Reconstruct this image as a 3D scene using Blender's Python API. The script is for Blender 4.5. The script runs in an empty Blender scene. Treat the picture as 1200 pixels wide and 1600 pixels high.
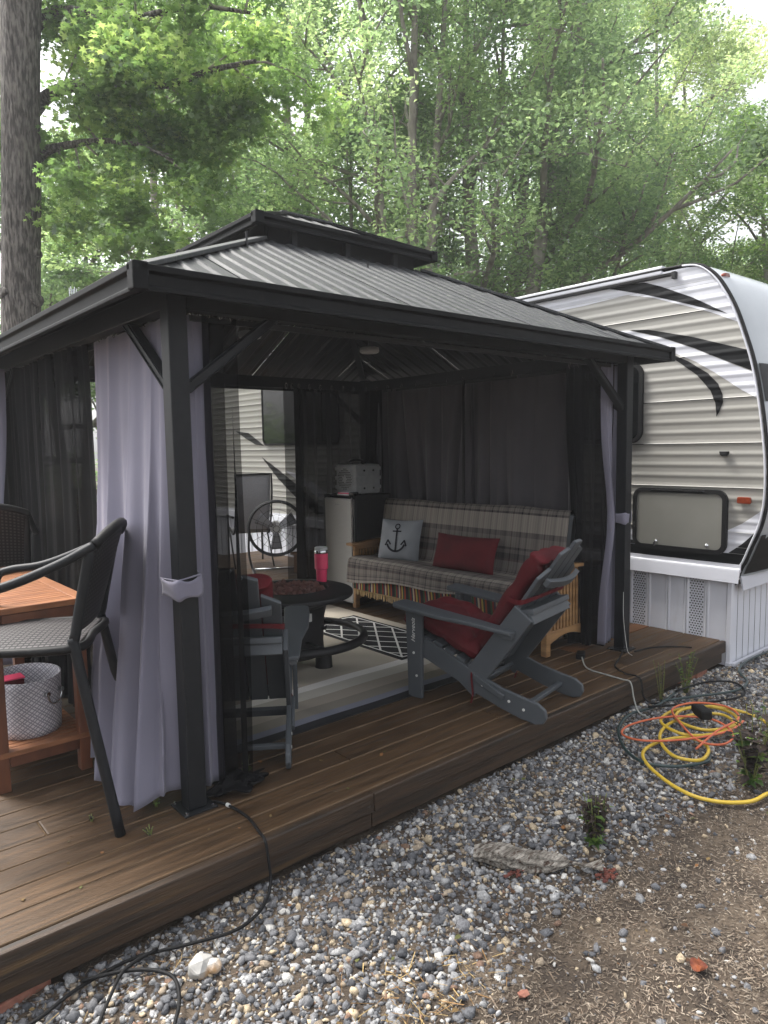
import bpy, math, random
import numpy as np
from mathutils import Vector, Matrix

# ------------------------------------------------------------------ scene, camera, light
S = bpy.context.scene
COL = S.collection
random.seed(7); RNG = np.random.default_rng(7)

cd = bpy.data.cameras.new('camera'); cam = bpy.data.objects.new('camera', cd); COL.objects.link(cam)
cd.sensor_fit = 'VERTICAL'; cd.sensor_height = 24; cd.lens = 24*1097.7/1600
cd.clip_start = 0.05; cd.clip_end = 1000
Fw = Vector((0.64797, 0.75611, -0.09183)); Rt = Vector((0.75821, -0.65180, -0.01664)); Dn = Vector((-0.07243, -0.05884, -0.99564))
m = Matrix.Identity(4)
for i in range(3):
    m[i][0] = Rt[i]; m[i][1] = -Dn[i]; m[i][2] = -Fw[i]
m[2][3] = 1.73
cam.matrix_world = m
S.camera = cam

SUN_EL, SUN_AZ = math.radians(58), math.radians(112)      # azimuth measured from +X towards +Y
w = bpy.data.worlds.new('World'); S.world = w; w.use_nodes = True
nt = w.node_tree; bg = nt.nodes['Background']
sky = nt.nodes.new('ShaderNodeTexSky'); sky.sky_type = 'NISHITA'; sky.sun_disc = False
sky.sun_elevation = SUN_EL; sky.sun_rotation = math.radians(90) - SUN_AZ
sky.dust_density = 6.0; sky.air_density = 1.0; sky.ozone_density = 1.0
hs = nt.nodes.new('ShaderNodeHueSaturation'); hs.inputs['Saturation'].default_value = 0.22; hs.inputs['Value'].default_value = 1.0
nt.links.new(sky.outputs[0], hs.inputs['Color']); nt.links.new(hs.outputs[0], bg.inputs['Color'])
bg.inputs['Strength'].default_value = 0.15
sl = bpy.data.lights.new('sun', 'SUN'); sl.energy = 1.5; sl.angle = math.radians(16); sl.color = (1.0, 0.96, 0.9)
so = bpy.data.objects.new('sun', sl); COL.objects.link(so)
sd = Vector((math.cos(SUN_EL)*math.cos(SUN_AZ), math.cos(SUN_EL)*math.sin(SUN_AZ), math.sin(SUN_EL)))
so.rotation_euler = sd.to_track_quat('Z', 'Y').to_euler(); so.location = sd*40
S.view_settings.view_transform = 'Standard'; S.view_settings.look = 'None'; S.view_settings.gamma = 1
S.view_settings.exposure = 1.6
S.cycles.max_bounces = 8; S.cycles.transparent_max_bounces = 24; S.cycles.use_denoising = True
S.cycles.sample_clamp_indirect = 6

# ------------------------------------------------------------------ materials
def C(r, g, b):
    f = lambda c: (c/255/12.92) if c/255 <= 0.04045 else ((c/255+0.055)/1.055)**2.4
    return (f(r), f(g), f(b), 1)

def mat(name, c1, c2=None, rough=0.6, scale=8, stretch=(1, 1, 1), bump=0.0, bscale=None, metal=0.0, spec=0.5, detail=6,
        lo=0.35, hi=0.65, c3=None, s3=2.0, lo3=0.5, hi3=0.7, rnd=0.0, coat=0.0, rvar=0.0, bdist=0.01):
    """base colour c1..c2 over stretched noise, optional patches of c3, optional per-object brightness variation"""
    M = bpy.data.materials.new(name); M.use_nodes = True
    t = M.node_tree; N = t.nodes; L = t.links; b = N['Principled BSDF']
    b.inputs['Roughness'].default_value = rough; b.inputs['Metallic'].default_value = metal
    b.inputs['Specular IOR Level'].default_value = spec; b.inputs['Coat Weight'].default_value = coat
    b.inputs['Base Color'].default_value = c1
    if c2 is None and bump == 0 and c3 is None and rnd == 0: return M
    tc = N.new('ShaderNodeTexCoord'); mp = N.new('ShaderNodeMapping'); mp.inputs['Scale'].default_value = stretch
    L.new(tc.outputs['Object'], mp.inputs['Vector'])
    if rnd:
        oi = N.new('ShaderNodeObjectInfo'); ml = N.new('ShaderNodeMath'); ml.operation = 'MULTIPLY'; ml.inputs[1].default_value = 37
        L.new(oi.outputs['Random'], ml.inputs[0]); cx = N.new('ShaderNodeCombineXYZ'); L.new(ml.outputs[0], cx.inputs[0]); L.new(ml.outputs[0], cx.inputs[1])
        L.new(cx.outputs[0], mp.inputs['Location'])
    nz = N.new('ShaderNodeTexNoise'); nz.inputs['Scale'].default_value = scale; nz.inputs['Detail'].default_value = detail
    L.new(mp.outputs[0], nz.inputs['Vector'])
    cr = N.new('ShaderNodeValToRGB'); cr.color_ramp.elements[0].position = lo; cr.color_ramp.elements[1].position = hi
    cr.color_ramp.elements[0].color = c1; cr.color_ramp.elements[1].color = c2 or c1
    L.new(nz.outputs['Fac'], cr.inputs[0]); out = cr.outputs[0]
    if c3 is not None:
        n3 = N.new('ShaderNodeTexNoise'); n3.inputs['Scale'].default_value = s3; n3.inputs['Detail'].default_value = 5
        L.new(mp.outputs[0], n3.inputs['Vector'])
        mr = N.new('ShaderNodeMapRange'); mr.inputs[1].default_value = lo3; mr.inputs[2].default_value = hi3; L.new(n3.outputs['Fac'], mr.inputs[0])
        mx = N.new('ShaderNodeMix'); mx.data_type = 'RGBA'; L.new(mr.outputs[0], mx.inputs['Factor']); L.new(out, mx.inputs['A']); mx.inputs['B'].default_value = c3
        out = mx.outputs['Result']
    if rnd:
        h = N.new('ShaderNodeHueSaturation'); mr = N.new('ShaderNodeMapRange'); mr.inputs[3].default_value = 1-rnd; mr.inputs[4].default_value = 1+rnd
        L.new(oi.outputs['Random'], mr.inputs[0]); L.new(mr.outputs[0], h.inputs['Value']); L.new(out, h.inputs['Color']); out = h.outputs[0]
    L.new(out, b.inputs['Base Color'])
    if rvar:
        mr = N.new('ShaderNodeMapRange'); mr.inputs[3].default_value = rough-rvar; mr.inputs[4].default_value = rough+rvar; mr.inputs[1].default_value = .3; mr.inputs[2].default_value = .7
        L.new(nz.outputs['Fac'], mr.inputs[0]); L.new(mr.outputs[0], b.inputs['Roughness'])
    if bump:
        bn = N.new('ShaderNodeTexNoise'); bn.inputs['Scale'].default_value = bscale or scale*4; bn.inputs['Detail'].default_value = 4
        L.new(mp.outputs[0], bn.inputs['Vector'])
        bp = N.new('ShaderNodeBump'); bp.inputs['Strength'].default_value = bump; bp.inputs['Distance'].default_value = bdist
        L.new(bn.outputs['Fac'], bp.inputs['Height']); L.new(bp.outputs[0], b.inputs['Normal'])
    return M

def mth(N, L, op, a, b=None):
    n = N.new('ShaderNodeMath'); n.operation = op
    for i, v in enumerate((a, b)):
        if v is None: continue
        if isinstance(v, (int, float)): n.inputs[i].default_value = v
        else: L.new(v, n.inputs[i])
    return n.outputs[0]
def uvmat(name, build, rough=0.85, bump=0.0, bs=300, spec=0.3):
    """material whose colour is built from UV by build(nodes, links, u, v) -> socket"""
    M = bpy.data.materials.new(name); M.use_nodes = True; t = M.node_tree; b = t.nodes['Principled BSDF']
    b.inputs['Roughness'].default_value = rough; b.inputs['Specular IOR Level'].default_value = spec
    uv = t.nodes.new('ShaderNodeUVMap'); sp = t.nodes.new('ShaderNodeSeparateXYZ'); t.links.new(uv.outputs[0], sp.inputs[0])
    col = build(t.nodes, t.links, sp.outputs[0], sp.outputs[1]); t.links.new(col, b.inputs['Base Color'])
    if bump:
        nz = t.nodes.new('ShaderNodeTexNoise'); nz.inputs['Scale'].default_value = bs; t.links.new(uv.outputs[0], nz.inputs['Vector'])
        bp = t.nodes.new('ShaderNodeBump'); bp.inputs['Strength'].default_value = bump; bp.inputs['Distance'].default_value = .003
        t.links.new(nz.outputs['Fac'], bp.inputs['Height']); t.links.new(bp.outputs[0], b.inputs['Normal'])
    return M
def mth(N, L, op, a, b=None):
    n = N.new('ShaderNodeMath'); n.operation = op
    for i, v in enumerate((a, b)):
        if v is None: continue
        if isinstance(v, (int, float)): n.inputs[i].default_value = v
        else: L.new(v, n.inputs[i])
    return n.outputs[0]
def rampn(N, L, fac, stops, const=True):
    r = N.new('ShaderNodeValToRGB'); r.color_ramp.interpolation = 'CONSTANT' if const else 'LINEAR'
    e = r.color_ramp.elements
    while len(e) < len(stops): e.new(0.5)
    for k, (p, c) in enumerate(stops): e[k].position = p; e[k].color = c
    L.new(fac, r.inputs[0]); return r.outputs[0]
def mixc(N, L, f, a, b, mode='MIX'):
    n = N.new('ShaderNodeMix'); n.data_type = 'RGBA'; n.blend_type = mode
    for s, v in (('Factor', f), ('A', a), ('B', b)):
        if isinstance(v, (int, float, tuple)): n.inputs[s].default_value = v
        else: L.new(v, n.inputs[s])
    return n.outputs['Result']

def colmat(name, rough=0.8, nscale=60, amt=0.5, bump=0.3, spec=.35):
    """colour from the mesh's own 'col' attribute with fine mottling"""
    M = bpy.data.materials.new(name); M.use_nodes = True; t = M.node_tree; N, L = t.nodes, t.links; b = N['Principled BSDF']
    b.inputs['Roughness'].default_value = rough; b.inputs['Specular IOR Level'].default_value = spec
    a = N.new('ShaderNodeAttribute'); a.attribute_name = 'col'
    tc = N.new('ShaderNodeTexCoord'); nz = N.new('ShaderNodeTexNoise'); nz.inputs['Scale'].default_value = nscale; nz.inputs['Detail'].default_value = 5; nz.inputs['Distortion'].default_value = 1.5
    L.new(tc.outputs['Object'], nz.inputs['Vector'])
    mr = N.new('ShaderNodeMapRange'); mr.inputs[1].default_value = .3; mr.inputs[2].default_value = .7; mr.inputs[3].default_value = 1-amt; mr.inputs[4].default_value = 1+amt
    L.new(nz.outputs['Fac'], mr.inputs[0])
    h = N.new('ShaderNodeHueSaturation'); L.new(mr.outputs[0], h.inputs['Value']); L.new(a.outputs['Color'], h.inputs['Color']); L.new(h.outputs[0], b.inputs['Base Color'])
    bp = N.new('ShaderNodeBump'); bp.inputs['Strength'].default_value = bump; bp.inputs['Distance'].default_value = .004; L.new(nz.outputs['Fac'], bp.inputs['Height']); L.new(bp.outputs[0], b.inputs['Normal'])
    return M

def leafmat(name, c1, c2, c3):
    """leaf: per-leaf hue from attribute 'col' (grey value), translucent"""
    M = bpy.data.materials.new(name); M.use_nodes = True; t = M.node_tree; N, L = t.nodes, t.links
    N.remove(N['Principled BSDF']); out = N['Material Output']
    a = N.new('ShaderNodeAttribute'); a.attribute_name = 'col'
    col = rampn(N, L, a.outputs['Fac'], [(0, c1), (.5, c2), (1, c3)], False)
    d = N.new('ShaderNodeBsdfDiffuse'); tr = N.new('ShaderNodeBsdfTranslucent'); gl = N.new('ShaderNodeBsdfGlossy'); gl.inputs['Roughness'].default_value = .45
    br = N.new('ShaderNodeHueSaturation'); br.inputs['Value'].default_value = 2.0; br.inputs['Saturation'].default_value = 1.0; br.inputs['Hue'].default_value = .488; L.new(col, br.inputs['Color'])
    L.new(col, d.inputs['Color']); L.new(br.outputs[0], tr.inputs['Color']); gl.inputs['Color'].default_value = (.9, .95, .9, 1)
    m1 = N.new('ShaderNodeMixShader'); m1.inputs[0].default_value = .64; L.new(d.outputs[0], m1.inputs[1]); L.new(tr.outputs[0], m1.inputs[2])
    m2 = N.new('ShaderNodeMixShader'); m2.inputs[0].default_value = .05; L.new(m1.outputs[0], m2.inputs[1]); L.new(gl.outputs[0], m2.inputs[2])
    L.new(m2.outputs[0], out.inputs[0]); return M

def netmat(name, col, alpha, rough=.9):
    M = bpy.data.materials.new(name); M.use_nodes = True; t = M.node_tree; N, L = t.nodes, t.links
    b = N['Principled BSDF']; b.inputs['Base Color'].default_value = col; b.inputs['Roughness'].default_value = rough; b.inputs['Specular IOR Level'].default_value = .1
    tr = N.new('ShaderNodeBsdfTransparent'); mx = N.new('ShaderNodeMixShader'); mx.inputs[0].default_value = alpha
    L.new(tr.outputs[0], mx.inputs[1]); L.new(b.outputs[0], mx.inputs[2]); L.new(mx.outputs[0], N['Material Output'].inputs[0]); return M

def clothmat(name, c1, c2, trans, weave=900, sheen=.2):
    """woven cloth that lets some light through"""
    M = mat(name, c1, c2, rough=.9, scale=1.5, detail=3, bump=.12, bscale=weave, spec=.15, bdist=.001)
    t = M.node_tree; N, L = t.nodes, t.links; b = N['Principled BSDF']; b.inputs['Sheen Weight'].default_value = sheen
    tr = N.new('ShaderNodeBsdfTranslucent'); tr.inputs['Color'].default_value = c2
    mx = N.new('ShaderNodeMixShader'); mx.inputs[0].default_value = trans
    L.new(b.outputs[0], mx.inputs[1]); L.new(tr.outputs[0], mx.inputs[2]); L.new(mx.outputs[0], N['Material Output'].inputs[0]); return M

M = {}
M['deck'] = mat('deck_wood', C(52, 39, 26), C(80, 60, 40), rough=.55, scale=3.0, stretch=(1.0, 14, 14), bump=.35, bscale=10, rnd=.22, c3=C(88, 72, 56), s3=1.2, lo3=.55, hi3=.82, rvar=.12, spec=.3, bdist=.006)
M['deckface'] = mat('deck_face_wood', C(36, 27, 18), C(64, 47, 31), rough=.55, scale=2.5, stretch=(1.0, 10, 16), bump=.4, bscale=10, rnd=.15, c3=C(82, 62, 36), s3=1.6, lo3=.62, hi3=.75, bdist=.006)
def worn_lit_edge(Mt, y0, col):  # edge wear plus the near bevel catching the sky, both mixed into the colour
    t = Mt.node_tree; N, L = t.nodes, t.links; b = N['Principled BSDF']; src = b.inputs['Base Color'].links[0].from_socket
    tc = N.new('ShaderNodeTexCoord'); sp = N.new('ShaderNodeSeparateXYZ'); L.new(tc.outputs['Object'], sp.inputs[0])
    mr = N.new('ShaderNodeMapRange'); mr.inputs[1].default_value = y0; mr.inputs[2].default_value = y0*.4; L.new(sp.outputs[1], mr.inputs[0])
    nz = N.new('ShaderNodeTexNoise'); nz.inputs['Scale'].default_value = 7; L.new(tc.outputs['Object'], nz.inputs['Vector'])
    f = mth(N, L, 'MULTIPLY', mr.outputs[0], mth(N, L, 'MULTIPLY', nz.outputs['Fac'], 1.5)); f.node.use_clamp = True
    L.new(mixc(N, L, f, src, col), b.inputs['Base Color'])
def _late():
    worn_lit_edge(M['deck'], .006, C(104, 84, 62))
M['debris'] = mat('tan_gap_debris', C(84, 66, 46), C(120, 98, 70), rough=.95, scale=60)
M['fresh'] = mat('worn_orange_wood', C(78, 46, 20), C(108, 70, 32), rough=.5, scale=3, stretch=(1, 16, 16), bump=.3, bscale=10, bdist=.005)
M['dmetal'] = mat('charcoal_powder_coat', C(20, 22, 25), C(25, 27, 30), rough=.5, scale=30, spec=.25, bump=.05, bscale=400)
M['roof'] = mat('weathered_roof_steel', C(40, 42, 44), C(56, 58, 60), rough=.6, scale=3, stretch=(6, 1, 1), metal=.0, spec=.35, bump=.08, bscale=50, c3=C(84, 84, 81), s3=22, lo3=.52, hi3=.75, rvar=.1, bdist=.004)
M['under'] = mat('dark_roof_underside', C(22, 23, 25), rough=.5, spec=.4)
M['fascia'] = mat('black_fascia_steel', C(11, 12, 13), C(16, 17, 18), rough=.6, scale=12, spec=.15, c3=C(36, 35, 33), s3=20, lo3=.66, hi3=.85)
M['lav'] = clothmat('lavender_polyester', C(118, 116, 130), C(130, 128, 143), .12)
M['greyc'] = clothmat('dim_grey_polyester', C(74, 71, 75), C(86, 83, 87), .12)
M['net'] = netmat('black_mosquito_net', C(13, 13, 15), .74)
M['netd'] = netmat('black_mosquito_net_doubled', C(15, 15, 17), .972)
M['poly'] = mat('grey_poly_lumber', C(66, 70, 74), C(73, 77, 81), rough=.5, scale=4, stretch=(1, 1, 1), spec=.4, bump=.15, bscale=60, bdist=.002)
M['bolt'] = mat('bright_steel', C(200, 200, 200), rough=.25, metal=1)
M['red'] = mat('dark_red_canvas', C(74, 19, 25), C(90, 26, 32), rough=.85, scale=5, bump=.25, bscale=500, spec=.2, bdist=.002)
M['oak'] = mat('golden_oak', C(122, 90, 56), C(156, 120, 80), rough=.45, scale=4, stretch=(1, 1, 6), bump=.1, bscale=30)
M['dkoak'] = mat('brown_stained_oak', C(96, 62, 36), C(120, 80, 48), rough=.5, scale=4, stretch=(1, 1, 6))
M['acacia'] = mat('oiled_acacia', C(122, 78, 50), C(152, 102, 68), rough=.42, scale=5, stretch=(1.5, 8, 8), bump=.08, bscale=20, rnd=.12)
M['darkacacia'] = mat('oiled_acacia_frame', C(88, 52, 34), C(112, 68, 45), rough=.45, scale=5, stretch=(3, 3, 1), bump=.08, bscale=20, rnd=.1)
M['black'] = mat('black_matte_metal', C(20, 20, 22), C(26, 26, 28), rough=.55, scale=40, spec=.4)
M['gloss'] = mat('black_gloss', C(12, 12, 14), rough=.12, spec=.6)
M['steel'] = mat('brushed_fridge_steel', C(158, 157, 153), C(166, 165, 161), rough=.42, scale=8, stretch=(1, 1, 40), metal=.0, spec=.5)
M['white'] = mat('white_vinyl', C(190, 191, 198), C(200, 201, 208), rough=.45, scale=3, bump=.03, bscale=60)
M['skirt'] = mat('pale_grey_vinyl_skirting', C(206, 207, 214), C(218, 219, 226), rough=.5, scale=4, stretch=(1, 1, .4), c3=C(186, 184, 182), s3=6, lo3=.62, hi3=.9)
M['siding'] = mat('warm_grey_ribbed_aluminium', C(146, 144, 138), C(154, 152, 146), rough=.45, scale=2, stretch=(1, .2, 4), spec=.5, c3=C(132, 129, 120), s3=3, lo3=.6, hi3=.9)
M['sidewhite'] = mat('white_siding_print', C(196, 197, 204), C(204, 205, 211), rough=.38, scale=3)
M['sideblack'] = mat('black_siding_print', C(14, 15, 17), rough=.45, spec=.2)
M['cap'] = mat('pale_grey_fibreglass', C(158, 164, 168), C(168, 173, 177), rough=.25, scale=1.5, spec=.5, coat=.3)
M['rubber'] = mat('black_rubber', C(14, 14, 15), C(20, 20, 21), rough=.65, scale=20, spec=.25)
M['glass'] = mat('dark_tinted_glass', C(10, 12, 13), rough=.08, spec=.35)
M['amber'] = mat('amber_lens', C(136, 56, 26), C(112, 42, 20), rough=.2, scale=40, spec=.6)
M['pink'] = mat('pink_powder_coat', C(222, 72, 108), C(214, 66, 102), rough=.4, scale=20)
M['chrome'] = mat('polished_steel', C(190, 192, 194), rough=.18, metal=1)
M['lava'] = mat('dark_lava_rock', C(78, 50, 45), C(118, 80, 72), rough=.9, scale=60, bump=.6, bscale=150, rnd=.3)
M['bark'] = mat('ridged_grey_bark', C(66, 62, 58), C(118, 113, 107), rough=.95, scale=36, stretch=(1, 1, .2), bump=1.0, bscale=44, lo=.4, hi=.6, c3=C(50, 46, 42), s3=40, lo3=.5, hi3=.65, bdist=.04)
M['bark2'] = mat('smooth_grey_brown_bark', C(118, 112, 104), C(158, 152, 142), rough=.95, scale=6, stretch=(1, 1, .4), bump=.5, bscale=20, bdist=.02)
M['gray'] = mat('grey_plastic', C(138, 140, 140), C(148, 150, 150), rough=.6, scale=20, bump=.1, bscale=200)
M['paper'] = mat('white_paper', C(206, 204, 206), C(190, 186, 190), rough=.8, scale=10)
M['cloudy'] = mat('frosted_white_lens', C(176, 178, 178), rough=.4)
M['brick'] = mat('faded_red_brick', C(128, 82, 68), C(156, 108, 90), rough=.9, scale=20, bump=.5, bscale=60)
M['log'] = mat('weathered_grey_wood', C(92, 86, 78), C(168, 162, 152), rough=.95, scale=7, stretch=(1, 9, 9), bump=.9, bscale=16, c3=C(66, 50, 40), s3=8, lo3=.52, hi3=.66, bdist=.02)
M['rot'] = mat('rotten_red_bark', C(70, 34, 28), C(104, 56, 44), rough=.95, scale=30, bump=.7, bscale=80)
M['quartz'] = mat('milky_quartz', C(150, 148, 144), C(176, 174, 168), rough=.7, scale=10, c3=C(186, 138, 74), s3=9, lo3=.55, hi3=.7, bump=.4)
M['yellow'] = mat('yellow_cord_jacket', C(192, 160, 46), C(202, 172, 62), rough=.4, scale=30)
M['orange'] = mat('orange_cord_jacket', C(186, 92, 58), C(196, 102, 66), rough=.45, scale=30)
M['green'] = mat('dark_green_hose', C(34, 50, 50), C(44, 60, 60), rough=.4, scale=30)
M['whitecord'] = mat('pale_grey_cord', C(150, 152, 146), rough=.5)
M['soilm'] = mat('damp_soil', C(48, 40, 33), C(80, 69, 57), rough=.95, scale=9, bump=.8, bscale=60, c3=C(104, 91, 76), s3=2.2, lo3=.5, hi3=.7, bdist=.02)
M['stone'] = colmat('crushed_stone', .9, 70, .4, .5, .15)
M['chip'] = colmat('wood_chips', .9, 120, .3, .2)
M['leaf'] = leafmat('maple_leaf', C(74, 102, 56), C(106, 136, 72), C(148, 170, 96))
M['leafd'] = leafmat('shade_tree_leaf', C(88, 112, 78), C(124, 149, 100), C(168, 187, 130))
M['leafp'] = leafmat('pale_tree_leaf', C(92, 112, 76), C(126, 146, 96), C(164, 178, 124))
M['weed'] = leafmat('weed_leaf', C(58, 84, 40), C(90, 122, 56), C(128, 160, 80))
M['dead'] = mat('withered_leaf', C(30, 24, 22), C(56, 44, 36), rough=.95, scale=30)
M['dry'] = mat('dry_straw', C(150, 126, 84), C(176, 152, 110), rough=.9, scale=30)
M['stem'] = mat('green_stem', C(84, 96, 48), C(110, 112, 62), rough=.8, scale=30)
M['oleaf'] = mat('fallen_orange_leaf', C(128, 66, 32), C(86, 38, 22), rough=.8, scale=30)
M['tan'] = mat('tan_wooden_box', C(134, 118, 94), C(156, 140, 114), rough=.8, scale=20)
M['carton'] = mat('brown_step_wood', C(92, 66, 44), C(110, 80, 54), rough=.7, scale=5, stretch=(1, 8, 8))
M['sling'] = mat('grey_sling_fabric', C(132, 132, 134), C(142, 142, 144), rough=.85, scale=90)
M['jug'] = mat('cloudy_plastic_jug', C(200, 206, 210), C(186, 194, 200), rough=.5, scale=12)
M['ticket'] = mat('care_label_white', C(196, 196, 192), rough=.7)
M['anch'] = mat('navy_print', C(22, 24, 32), rough=.9)
M['grayc'] = mat('grey_canvas', C(128, 132, 136), C(142, 146, 150), rough=.9, scale=6, bump=.2, bscale=500, bdist=.001)

def plaid(N, L, u, v):
    nz = None
    def band(x, freq, stops): return rampn(N, L, mth(N, L, 'FRACT', mth(N, L, 'MULTIPLY', x, freq)), stops)
    g1, g2, g3, dk, rd, lt = C(98, 92, 88), C(116, 110, 104), C(76, 71, 70), C(26, 24, 32), C(66, 44, 46), C(158, 151, 141)
    a = band(u, 3.2, [(0, g2), (.14, g3), (.2, g2), (.34, dk), (.38, g1), (.5, g2), (.62, rd), (.65, g2), (.8, g3), (.9, g1)])
    b = band(v, 2.3, [(0, g1), (.08, dk), (.11, g2), (.2, dk), (.24, lt), (.34, lt), (.46, g3), (.52, g2), (.66, dk), (.69, g1), (.74, dk), (.77, dk), (.82, rd), (.85, g2)])
    c = mixc(N, L, .5, a, b)
    fine = rampn(N, L, mth(N, L, 'FRACT', mth(N, L, 'MULTIPLY', u, 42)), [(0, (.86, .86, .86, 1)), (.5, (1, 1, 1, 1))])
    return mixc(N, L, 1.0, c, fine, 'MULTIPLY')
M['plaid'] = uvmat('brown_grey_plaid_cotton', plaid, .95, .3, 300)
def serape(N, L, u, v):
    c = [C(22, 25, 30), C(122, 50, 30), C(28, 50, 43), C(140, 122, 60), C(82, 18, 26), C(150, 140, 118), C(32, 42, 58), C(108, 34, 26), C(42, 66, 38), C(22, 19, 22)]
    return rampn(N, L, mth(N, L, 'FRACT', mth(N, L, 'MULTIPLY', u, 5)), [(k/10, q) for k, q in enumerate(c)])
M['serape'] = uvmat('multicolour_striped_wool', serape, .95, .4, 400)
def rugc(N, L, u, v):                       # u,v in metres from the front left corner
    a, b, d, wv, k = C(172, 164, 150), C(152, 144, 132), C(126, 120, 110), C(214, 211, 206), C(24, 25, 29)
    st = rampn(N, L, mth(N, L, 'DIVIDE', v, 2.5), [(0, k), (.03, C(116, 118, 130)), (.055, d), (.10, b), (.15, C(180, 176, 166)), (.20, wv), (.235, a), (.42, b), (.5, a), (.9, b)])
    return st
M['rug'] = uvmat('flatwoven_striped_rug', rugc, .95, .5, 260)
def lattice(N, L, u, v):
    s, k = C(200, 200, 196), C(20, 21, 25)
    def ln(x): return mth(N, L, 'LESS_THAN', mth(N, L, 'FRACT', x), .11)
    p = mth(N, L, 'ADD', mth(N, L, 'MULTIPLY', u, 3.3), mth(N, L, 'MULTIPLY', v, 5.4)); q = mth(N, L, 'SUBTRACT', mth(N, L, 'MULTIPLY', u, 3.3), mth(N, L, 'MULTIPLY', v, 5.4))
    f = mth(N, L, 'MAXIMUM', ln(p), ln(q))
    eu = mth(N, L, 'ABSOLUTE', mth(N, L, 'SUBTRACT', u, .5)); ev = mth(N, L, 'ABSOLUTE', mth(N, L, 'SUBTRACT', v, .5))
    inn = mth(N, L, 'MULTIPLY', mth(N, L, 'LESS_THAN', eu, .42), mth(N, L, 'LESS_THAN', ev, .465))
    ed = mth(N, L, 'MULTIPLY', mth(N, L, 'LESS_THAN', eu, .445), mth(N, L, 'LESS_THAN', ev, .478))
    f = mth(N, L, 'MAXIMUM', mth(N, L, 'MULTIPLY', f, inn), mth(N, L, 'SUBTRACT', ed, inn))
    return mixc(N, L, f, k, s)
M['lattice'] = uvmat('black_white_lattice_mat', lattice, .95, .4, 200)
def weave(N, L, u, v):
    a = mth(N, L, 'FRACT', mth(N, L, 'MULTIPLY', u, 1)); b = mth(N, L, 'FRACT', mth(N, L, 'MULTIPLY', v, 1))
    ch = mth(N, L, 'MULTIPLY', mth(N, L, 'GREATER_THAN', a, .42), mth(N, L, 'GREATER_THAN', b, .3))
    return mixc(N, L, ch, C(8, 7, 9), C(84, 80, 80))
M['weave'] = uvmat('two_tone_woven_wicker', weave, .6)
def weave2(N, L, u, v):
    a = mth(N, L, 'FRACT', mth(N, L, 'MULTIPLY', u, 1)); b = mth(N, L, 'FRACT', mth(N, L, 'MULTIPLY', v, 1))
    ch = mth(N, L, 'MULTIPLY', mth(N, L, 'GREATER_THAN', a, .45), mth(N, L, 'GREATER_THAN', b, .45))
    return mixc(N, L, ch, C(9, 9, 10), C(52, 49, 49))
M['weave2'] = uvmat('dark_woven_wicker', weave2, .6)
def diam(N, L, u, v):
    p = mth(N, L, 'FRACT', mth(N, L, 'MULTIPLY', mth(N, L, 'ADD', u, v), 1)); q = mth(N, L, 'FRACT', mth(N, L, 'MULTIPLY', mth(N, L, 'SUBTRACT', u, v), 1))
    ring = lambda x: mth(N, L, 'LESS_THAN', mth(N, L, 'ABSOLUTE', mth(N, L, 'SUBTRACT', mth(N, L, 'ABSOLUTE', mth(N, L, 'SUBTRACT', x, .5)), .3)), .09)
    f = mth(N, L, 'MAXIMUM', ring(p), ring(q))
    return mixc(N, L, f, C(206, 204, 208), C(146, 144, 152))
M['diam'] = uvmat('diamond_print_canvas', diam, .9)

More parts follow.
